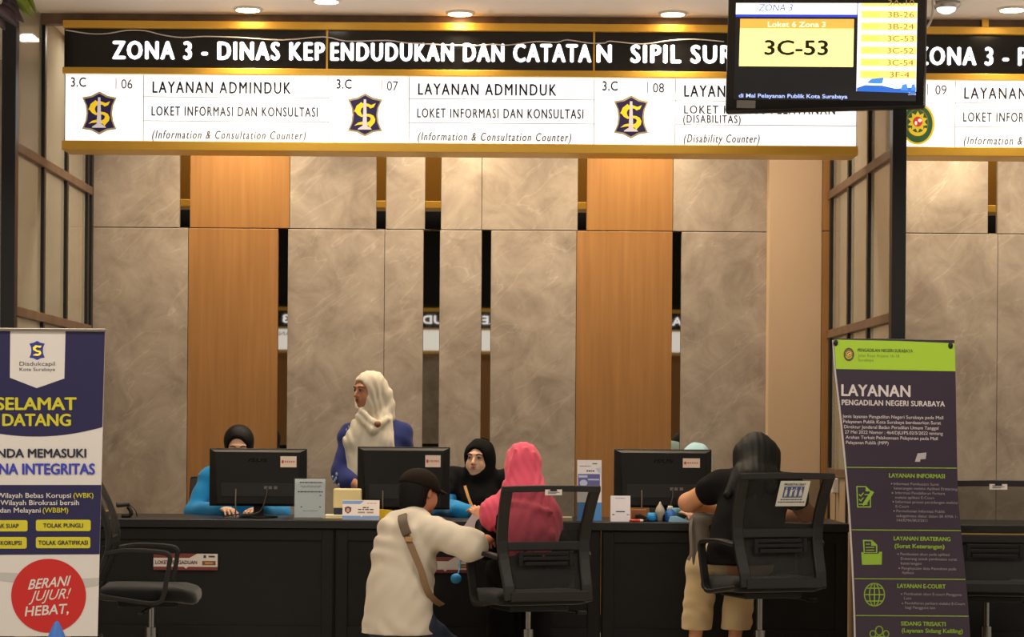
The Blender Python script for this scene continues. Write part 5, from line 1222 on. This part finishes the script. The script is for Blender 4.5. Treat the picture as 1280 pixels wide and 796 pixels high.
bm = B(); lathe(bm, (0, 0, 0), [(.016, -.004), (.02, 0), (.014, .006), (.003, .009)], 12); bmesh.ops.transform(bm, matrix=Matrix.Translation(A(472, 530, 12.865)) @ Matrix.Rotation(PI / 2, 4, 'X'), verts=bm.verts[:]); mk('brooch', bm, mat('bronze', (146, 104, 74), .35, .6), t, True)
trousers(t, J, NAVYC)
# ---- seated staff woman in the black headscarf
J = seatedJ(A(604, 610, 12.98).x, 12.98, .165, .945, neck=A(603, 602, 12.98))
for s, a, b in (('L', A(655, 645, 12.86), A(622, 647, 12.6)), ('R', A(553, 638, 12.84), A(583, 647, 12.56))):
    J['el' + s] = a; J['wr' + s] = Vector((b.x, 12.56, CZ + .035)); J['hd' + s] = Vector((.6 if s == 'R' else -.6, -.5, 0)); J['bk' + s] = UP
H = Frame(A(599, 574.5, 12.9), -20, 2, -2)
t, _ = figure(J, H, 'seated person in a black headscarf with an orange lanyard facing the visitors', SK2, hs=.97, ear=False)
face_parts(t, H, .97, (186, 92, 84))
def dr(b):
    n = J['neck']
    b.cap(n + Vector((-.02, -.04, 0)), n + Vector((-.01, -.09, -.12)), .09, .11, .04); b.cap(n + Vector((-.01, -.09, -.12)), n + Vector((-.0, -.1, -.2)), .115, .13, .04, flat=.7, fdir=Vector((0, 1, 0)))
    for s in 'LR': b.cap(n - UP * .03, J['sh' + s] + UP * .0, .075, .07, .05); b.cap(J['sh' + s], J['sh' + s] * .5 + J['el' + s] * .5 + Vector((0, 0, .02)), .072, .06, .05)
hijab(t, H, J, BLK, dr, (.061, .080), -.014, sc=.97, amp=.003, oy=.1)
top(t, J, UNI, .016, 1, name='uniform_shirt', extra=lambda b: b.cap(J['elR'] + Vector((-.0, 0, .02)), J['wrR'] + Vector((-.05, -.02, .0)), .055, .045, .03))
bm = B(); tube(bm, [A(581, 607, 12.80), A(585, 620, 12.76), A(591, 636, 12.72), A(597, 648, 12.70)], .008, .0015, box_=True, side=(1, 0, .3)); mk('lanyard', bm, mat('lanyard_orange', (198, 140, 70), .6), t)
bm = B(); p = A(583, 641, 12.70); box(bm, p + Vector((-.012, -.003, -.022)), p + Vector((.012, .002, .022)), .002); mk('badge', bm, mat('plate_white', (232, 220, 212), .45), t)
trousers(t, J, BLK)
# ---- seated staff member behind the right screen
J = seatedJ(A(871, 612, 12.98).x, 12.98, .16, .945, neck=A(871, 606, 12.98))
for s, a, b in (('L', A(905, 646, 12.86), A(878, 648, 12.62)), ('R', A(833, 644, 12.86), A(850, 648, 12.62))):
    J['el' + s] = a; J['wr' + s] = Vector((b.x, 12.6, CZ + .035)); J['hd' + s] = Vector((.4 if s == 'R' else -.4, -.6, 0)); J['bk' + s] = UP
H = Frame(A(871, 580, 12.92), 5, -10)
t, _ = figure(J, H, 'person in a pale blue headscarf almost hidden behind the right screen', SK2, hs=.97, ear=False)
face_parts(t, H, .97)
def dr(b):
    n = J['neck']; b.cap(n + Vector((0, -.04, 0)), n + Vector((0, -.08, -.16)), .09, .12, .04)
    for s in 'LR': b.cap(n - UP * .03, J['sh' + s], .07, .065, .05)
hijab(t, H, J, SKYC, dr, (.051, .07), -.014, sc=.97)
top(t, J, SKYU, .02, 1, name='uniform_shirt'); trousers(t, J, BLK)
# ---- kneeling man in the white shirt and cap
J = {'fwd': Vector((.5, .87, 0)).normalized(), 'pelvis': A(500, 770, 11.36), 'waist': A(500, 738, 11.36), 'chest': A(508, 690, 11.42), 'neck': A(519, 648, 11.52),
     'shL': A(490, 662, 11.52), 'shR': A(543, 666, 11.36), 'elL': A(490, 715, 11.72), 'elR': A(589, 681, 11.15), 'wrL': A(515, 712, 11.86), 'wrR': A(608, 674, 11.40), 'hdR': Vector((.1, .95, -.1)), 'hdL': Vector((.1, .9, -.3)), 'bkR': UP, 'bkL': UP,
     'hipL': A(482, 778, 11.42), 'hipR': A(518, 778, 11.36), 'knL': Vector((A(505, 800, 11.8).x, 11.8, .085)), 'knR': Vector((A(562, 800, 11.7).x, 11.68, .085)), 'anL': Vector((A(470, 800, 11.35).x, 11.38, .07)), 'anR': Vector((A(515, 800, 11.2).x, 11.26, .07)), 'toeL': Vector((-.3, -.9, -.1)), 'toeR': Vector((-.3, -.9, -.1))}
H = Frame(A(526, 615.5, 11.6), 136, -6, 0)
t, _ = figure(J, H, 'person kneeling in a white shirt and dark cap with a brown shoulder strap', SK3, hs=1.0)
face_parts(t, H)
b = Body(); b.ell(H(0, -.022, .02), (.087, .11, .09), H.M, .02); b.ell(H(0, -.06, -.045), (.08, .066, .075), H.M, .03)
b.ell(H(0, .1, -.02), (.09, .105, .12), H.M, .01, True); 
for s in (-1, 1): b.ell(H(s * .08, .004, -.02), (.03, .03, .045), H.M, .01, True)
mk('hair', relax(b.mesh(.005), 1), HAIR, t, True)
CAPM = cloth('brown_black_cap', (30, 22, 17), .9)
b = Body(); b.ell(H(0, -.018, .034), (.094, .118, .093), H.M, .01); b.cut(H(0, 0, .018), H.d(0, -.22, -1))
cp_ = mk('cap', relax(b.mesh(.005), 1), CAPM, t, True)
bm = B(); rows = []
for j in range(7):
    v = j / 6; rows.append([H(u * (.074 - .02 * v * v), .062 + .035 * (1 - u * u) ** .5 * (1 if j == 0 else 1) + .085 * v * (1 - .45 * u * u), .036 - .02 * v - .018 * u * u) for u in np.linspace(-1, 1, 13)])
R2 = [[bm.verts.new(p) for p in r] for r in rows]
for a, b2 in zip(R2[:-1], R2[1:]):
    for i in range(12): bm.faces.new([a[i], a[i + 1], b2[i + 1], b2[i]])
o = mk('brim', bm, CAPM, cp_, True); so = o.modifiers.new('thick', 'SOLIDIFY'); so.thickness = .005
bm = B(); sph(bm, H(0, -.018, .128), (.008, .008, .005), H.M); mk('cap_button', bm, CAPM, cp_, True)
bm = B()
for s in (-1, 1):
    tube(bm, [H(s * .072, -.01, .006), H(s * .07, .05, .012), H(s * .064, .092, .012)], .0022, n=6)
    tube(bm, [H(s * (.036 + .022 * math.cos(a)), .098 - .012 * abs(math.cos(a)) * (1 if math.cos(a) > 0 else 0), .008 + .017 * math.sin(a)) for a in np.linspace(0, 2 * PI, 17)[:-1]], .002, n=6, closed=True)
mk('glasses', bm, mat('glasses_black', (20, 18, 18), .3), t, True)
def ex(b):
    for py, px0, r0, yy in ((652, 490, .085, 11.48), (690, 500, .125, 11.42), (735, 499, .15, 11.38), (782, 497, .165, 11.38)): pass
    b.cap(A(512, 665, 11.47), A(504, 700, 11.42), .115, .148, .06, flat=.75, fdir=J['fwd']); b.cap(A(504, 700, 11.42), A(499, 745, 11.4), .148, .158, .06, flat=.8, fdir=J['fwd']); b.cap(A(499, 745, 11.4), A(496, 800, 11.4), .162, .20, .06, flat=.8, fdir=J['fwd'])
    b.cap(A(519, 650, 11.52), A(520, 645, 11.54), .062, .058, .03)
    b.cap(J['shR'], J['elR'], .078, .07, .05); b.cap(J['elR'], J['elR'] + (J['wrR'] - J['elR']) * .25, .066, .055, .04); b.cap(A(493, 660, 11.45), A(530, 664, 11.46), .07, .07, .05)
sh = top(t, J, WHT, .018, 1.3, name='white_shirt', hemz=A(500, 791, 11.4).z, extra=ex, amp=.0055, ff=(44, 30, 46), rs=(.055, .05, .042))
def colr(b): b.cap(A(510, 646, 11.5), A(530, 648, 11.5), .03, .03, .02); b.cap(A(530, 648, 11.5), A(538, 652, 11.56), .028, .022, .02)
b = Body(); colr(b); mk('collar', relax(b.mesh(.005), 1), cloth('collar_blue', (196, 198, 204)), sh, True)
st = [A(509, 640, 11.55), A(504, 643, 11.40), A(503, 650, 11.32), A(508, 668, 11.275), A(517, 690, 11.25), A(526, 712, 11.235), A(533, 735, 11.245), A(541, 748, 11.30), A(552, 756, 11.42)]
bm = B(); tube(bm, smoothpts(st, 6), .017, .004, box_=True, side=(1, 0, .35)); o = mk('shoulder_strap', bm, mat('strap_brown', (126, 98, 68), .65), t)
bm = B(); tube(bm, smoothpts([p + Vector((0, -.008, 0)) for p in (A(503.5, 644, 11.385), A(503.5, 651, 11.315), A(506.5, 662, 11.28), A(509, 668, 11.27))], 6), .024, .007, box_=True, side=(1, 0, .3)); mk('strap_pad', bm, mat('strap_dark', (84, 66, 50), .7), o)
bm = B(); p = A(511, 674, 11.258); box(bm, p + Vector((-.019, -.012, -.012)), p + Vector((.019, .004, .012)), .003); mk('strap_buckle', bm, mat('buckle_tan', (168, 130, 84), .5), o)
trousers(t, J, JEAN, .02, name='jeans')
# ---- woman in the pink headscarf on the chair
J = {'fwd': Vector((-.25, .97, 0)).normalized(), 'pelvis': Vector((A(668, 700, 11.4).x, 11.4, .545)), 'waist': A(665, 690, 11.42), 'chest': A(658, 650, 11.5), 'neck': A(655, 617, 11.56),
     'shL': A(620, 643, 11.54), 'shR': A(680, 645, 11.48), 'elL': A(609, 686, 11.62), 'elR': A(708, 690, 11.66), 'wrL': A(603, 655, 11.83), 'wrR': A(672, 652, 11.98), 'hdL': Vector((-.3, .25, .75)), 'bkL': Vector((.5, -.8, .2)), 'thL': -1, 'bkR': UP,
     'hipL': Vector((A(650, 700, 11.5).x, 11.44, .53)), 'hipR': Vector((A(690, 700, 11.5).x, 11.42, .53)), 'knL': Vector((A(628, 700, 11.8).x, 11.83, .50)), 'knR': Vector((A(672, 700, 11.8).x, 11.84, .50)), 'anL': Vector((A(628, 700, 11.8).x, 11.86, .09)), 'anR': Vector((A(672, 700, 11.8).x, 11.87, .09)), 'toeL': Vector((-.2, .9, 0)), 'toeR': Vector((0, .9, 0))}
J['wrR'].z = CZ + .035
H = Frame(A(652, 583, 11.62), -164, -6, 4)
t, _ = figure(J, H, 'seated person in a long pink headscarf and black sleeves seen from behind', SK4, hs=.98, ear=False, curl=(.9, .4))
face_parts(t, H, .98)
def dr(b):
    n = J['neck']
    b.cap(H(0, -.05, -.02), n + Vector((.02, -.06, -.02)), .085, .1, .04)
    for s, e in (('L', .12), ('R', .25)): b.cap(n - UP * .02, J['sh' + s] + Vector((0, -.01, .01)), .085, .078, .06); b.cap(J['sh' + s], J['sh' + s] * (1 - e) + J['el' + s] * e + Vector((.0, -.02, .0)), .08, .066, .05)
    f = J['fwd']
    b.cap(n + Vector((0, -.04, -.06)), A(662, 670, 11.39), .12, .15, .06, flat=.6, fdir=f); b.cap(A(660, 668, 11.39), A(664, 678, 11.37), .14, .125, .04, flat=.5, fdir=f)
    b.cap(A(672, 685, 11.34), A(686, 714, 11.31), .07, .012, .03, flat=.5, fdir=f)
    b.cap(A(634, 606, 11.53), A(668, 612, 11.47), .02, .03, .03)
    # long soft pleats running from the crown down the back
    for (u0, w0, u1, w1) in ((644, 562, 634, 604), (657, 560, 648, 608), (668, 566, 664, 610)): b.cap(A(u0, w0, 11.522), A(u1, w1, 11.497), .006, .012, .022)
    for (u0, w0, u1, w1) in ((636, 628, 690, 640), (630, 645, 680, 662), (640, 665, 692, 668)): b.cap(A(u0, w0, 11.385), A(u1, w1, 11.345), .012, .012, .03)
hijab(t, H, J, PINK, dr, (.052, .07), -.014, sc=1.0, amp=.0045, ff=(95, 30, -62))
top(t, J, BLK, .018, 1.9, name='black_blouse'); trousers(t, J, BLK, .03, name='black_skirt')
bm = B(); prism(bm, [(590.5, 642), (603, 650), (596, 672), (574, 666)], lambda u, v, d: A(u, v, 11.80 - .01 * (v - 642) / 30) + Vector((0, -d, 0)), .0015)
tag(mk('paper_sheet', bm, mat('paper', (216, 204, 204), .6)), 'white sheet of paper held between the pink headscarf and the kneeling man', 'paper')
# ---- woman with long black hair on the raised chair
J = {'fwd': Vector((-.1, .99, 0)).normalized(), 'arm': 1.3, 'pelvis': Vector((A(922, 700, 11.42).x, 11.42, .6)), 'waist': A(930, 668, 11.46), 'chest': A(942, 628, 11.55), 'neck': A(945, 598, 11.62),
     'shL': A(901, 606, 11.58), 'shR': A(986, 610, 11.56), 'elL': A(860, 628, 11.72), 'elR': A(1007, 641, 11.82), 'wrL': A(908, 640, 12.12), 'wrR': A(975, 642, 12.12), 'hdL': Vector((.8, .5, 0)), 'hdR': Vector((-.6, .6, 0)), 'bkL': UP, 'bkR': UP,
     'hipL': Vector((A(900, 700, 11.5).x, 11.46, .59)), 'hipR': Vector((A(940, 700, 11.5).x, 11.44, .59)), 'knL': Vector((A(878, 720, 11.82).x, 11.8, .53)), 'knR': Vector((A(928, 720, 11.82).x, 11.82, .53)), 'anL': Vector((A(868, 800, 11.8).x, 11.8, .1)), 'anR': Vector((A(918, 800, 11.8).x, 11.82, .1)), 'toeL': Vector((-.2, .9, 0)), 'toeR': Vector((0, .9, 0))}
J['wrL'].z = CZ + .04; J['wrR'].z = CZ + .04; J['elL'].z = max(J['elL'].z, .80)
H = Frame(A(945, 571, 11.66), 176, -14)
t, _ = figure(J, H, 'seated person with long black hair, black T-shirt and khaki trousers seen from behind', SK4, hs=1.0)
face_parts(t, H)
b = Body(); b.ell(H(0, -.02, .036), (.089, .108, .092), H.M, .02); b.ell(H(0, -.05, -.03), (.092, .075, .1), H.M, .04)
b.cap(H(-.06, -.05, .0), H(-.07, -.06, -.16), .062, .05, .05); b.cap(H(.06, -.05, .0), H(.07, -.06, -.13), .062, .05, .05); b.cap(H(0, -.07, -.02), A(942, 600, 11.45), .08, .075, .06); b.cap(A(938, 598, 11.45), A(926, 622, 11.405), .06, .03, .04); b.cap(A(926, 592, 11.5), A(910, 618, 11.43), .05, .024, .03); b.cap(A(950, 600, 11.45), A(945, 628, 11.40), .06, .025, .04); b.cap(A(962, 595, 11.5), A(966, 612, 11.43), .05, .03, .03)
b.ell(H(0, .115, -.02), (.066, .1, .1), H.M, .012, True); b.disp = lambda X_, Y_, Z_: .0012 * np.sin(X_ * 190 + 2 * np.sin(Z_ * 9)) + 0 * Y_
mk('hair', relax(b.mesh(.005), 1), HAIR, t, True)
def ex(b):
    b.cap(A(943, 612, 11.53), A(936, 655, 11.48), .15, .16, .06, flat=.7, fdir=J['fwd']); b.cap(A(936, 655, 11.48), A(926, 720, 11.40), .16, .185, .06, flat=.75, fdir=J['fwd'])
    for s in 'LR': b.cap(J['sh' + s], J['sh' + s] * .72 + J['el' + s] * .28, .064, .066, .04)
top(t, J, BLK2, .022, .34, name='black_t_shirt', extra=ex, amp=.003, rs=(.056, .05, .04), hemz=A(926, 705, 11.42).z)
b = Body()
for s in 'L': b.cap(J['el' + s] + Vector((0, 0, .004)), J['sh' + s] * .45 + J['el' + s] * .55, .05, .054, .03)
b = Body(); b.cap(J['hipL'], J['hipR'], .105, k=.05); b.cap(J['pelvis'] + Vector((0, .03, 0)), J['pelvis'] + Vector((0, .04, .09)), .125, .12, .05, flat=.7, fdir=J['fwd'])
for s in 'LR': limb(b, [J['hip' + s], J['kn' + s]], [.098, .082], .04); limb(b, [J['kn' + s], J['an' + s]], [.082, .08], .04)
b.disp = folds(.004, 30, 25, 55); b.cut((0, 0, .195), (0, 0, -1)); mk('khaki_trousers', relax(b.mesh(.007), 2), KHA, t, True)
# her bag between the armrest and the counter
p = A(877, 668, 11.66)
t = thing('handbag', 'grey soft handbag with a dangling strap by the elbow of the woman in black', 'bag', (p.x, p.y, A(877, 715, 11.66).z))
b = Body(); b.cap(A(874, 655, 11.66), A(880, 700, 11.66), .042, .06, .02, flat=.7, fdir=(0, 1, 0)); b.cap(A(872, 648, 11.66), A(888, 648, 11.66), .035, .03, .02); b.disp = folds(.002, 60, 20, 30)
mk('bag_body', relax(b.mesh(.006), 1), mat('grey_leather', (92, 84, 74), .5, bump=.05), t, True)
bm = B(); tube(bm, smoothpts([A(866, 645, 11.65), A(863, 660, 11.62), A(864, 690, 11.61), A(860, 700, 11.61)], 5), .008, .003, box_=True, side=(1, 0, 0)); mk('strap', bm, mat('strap_grey', (110, 100, 88), .5), t)
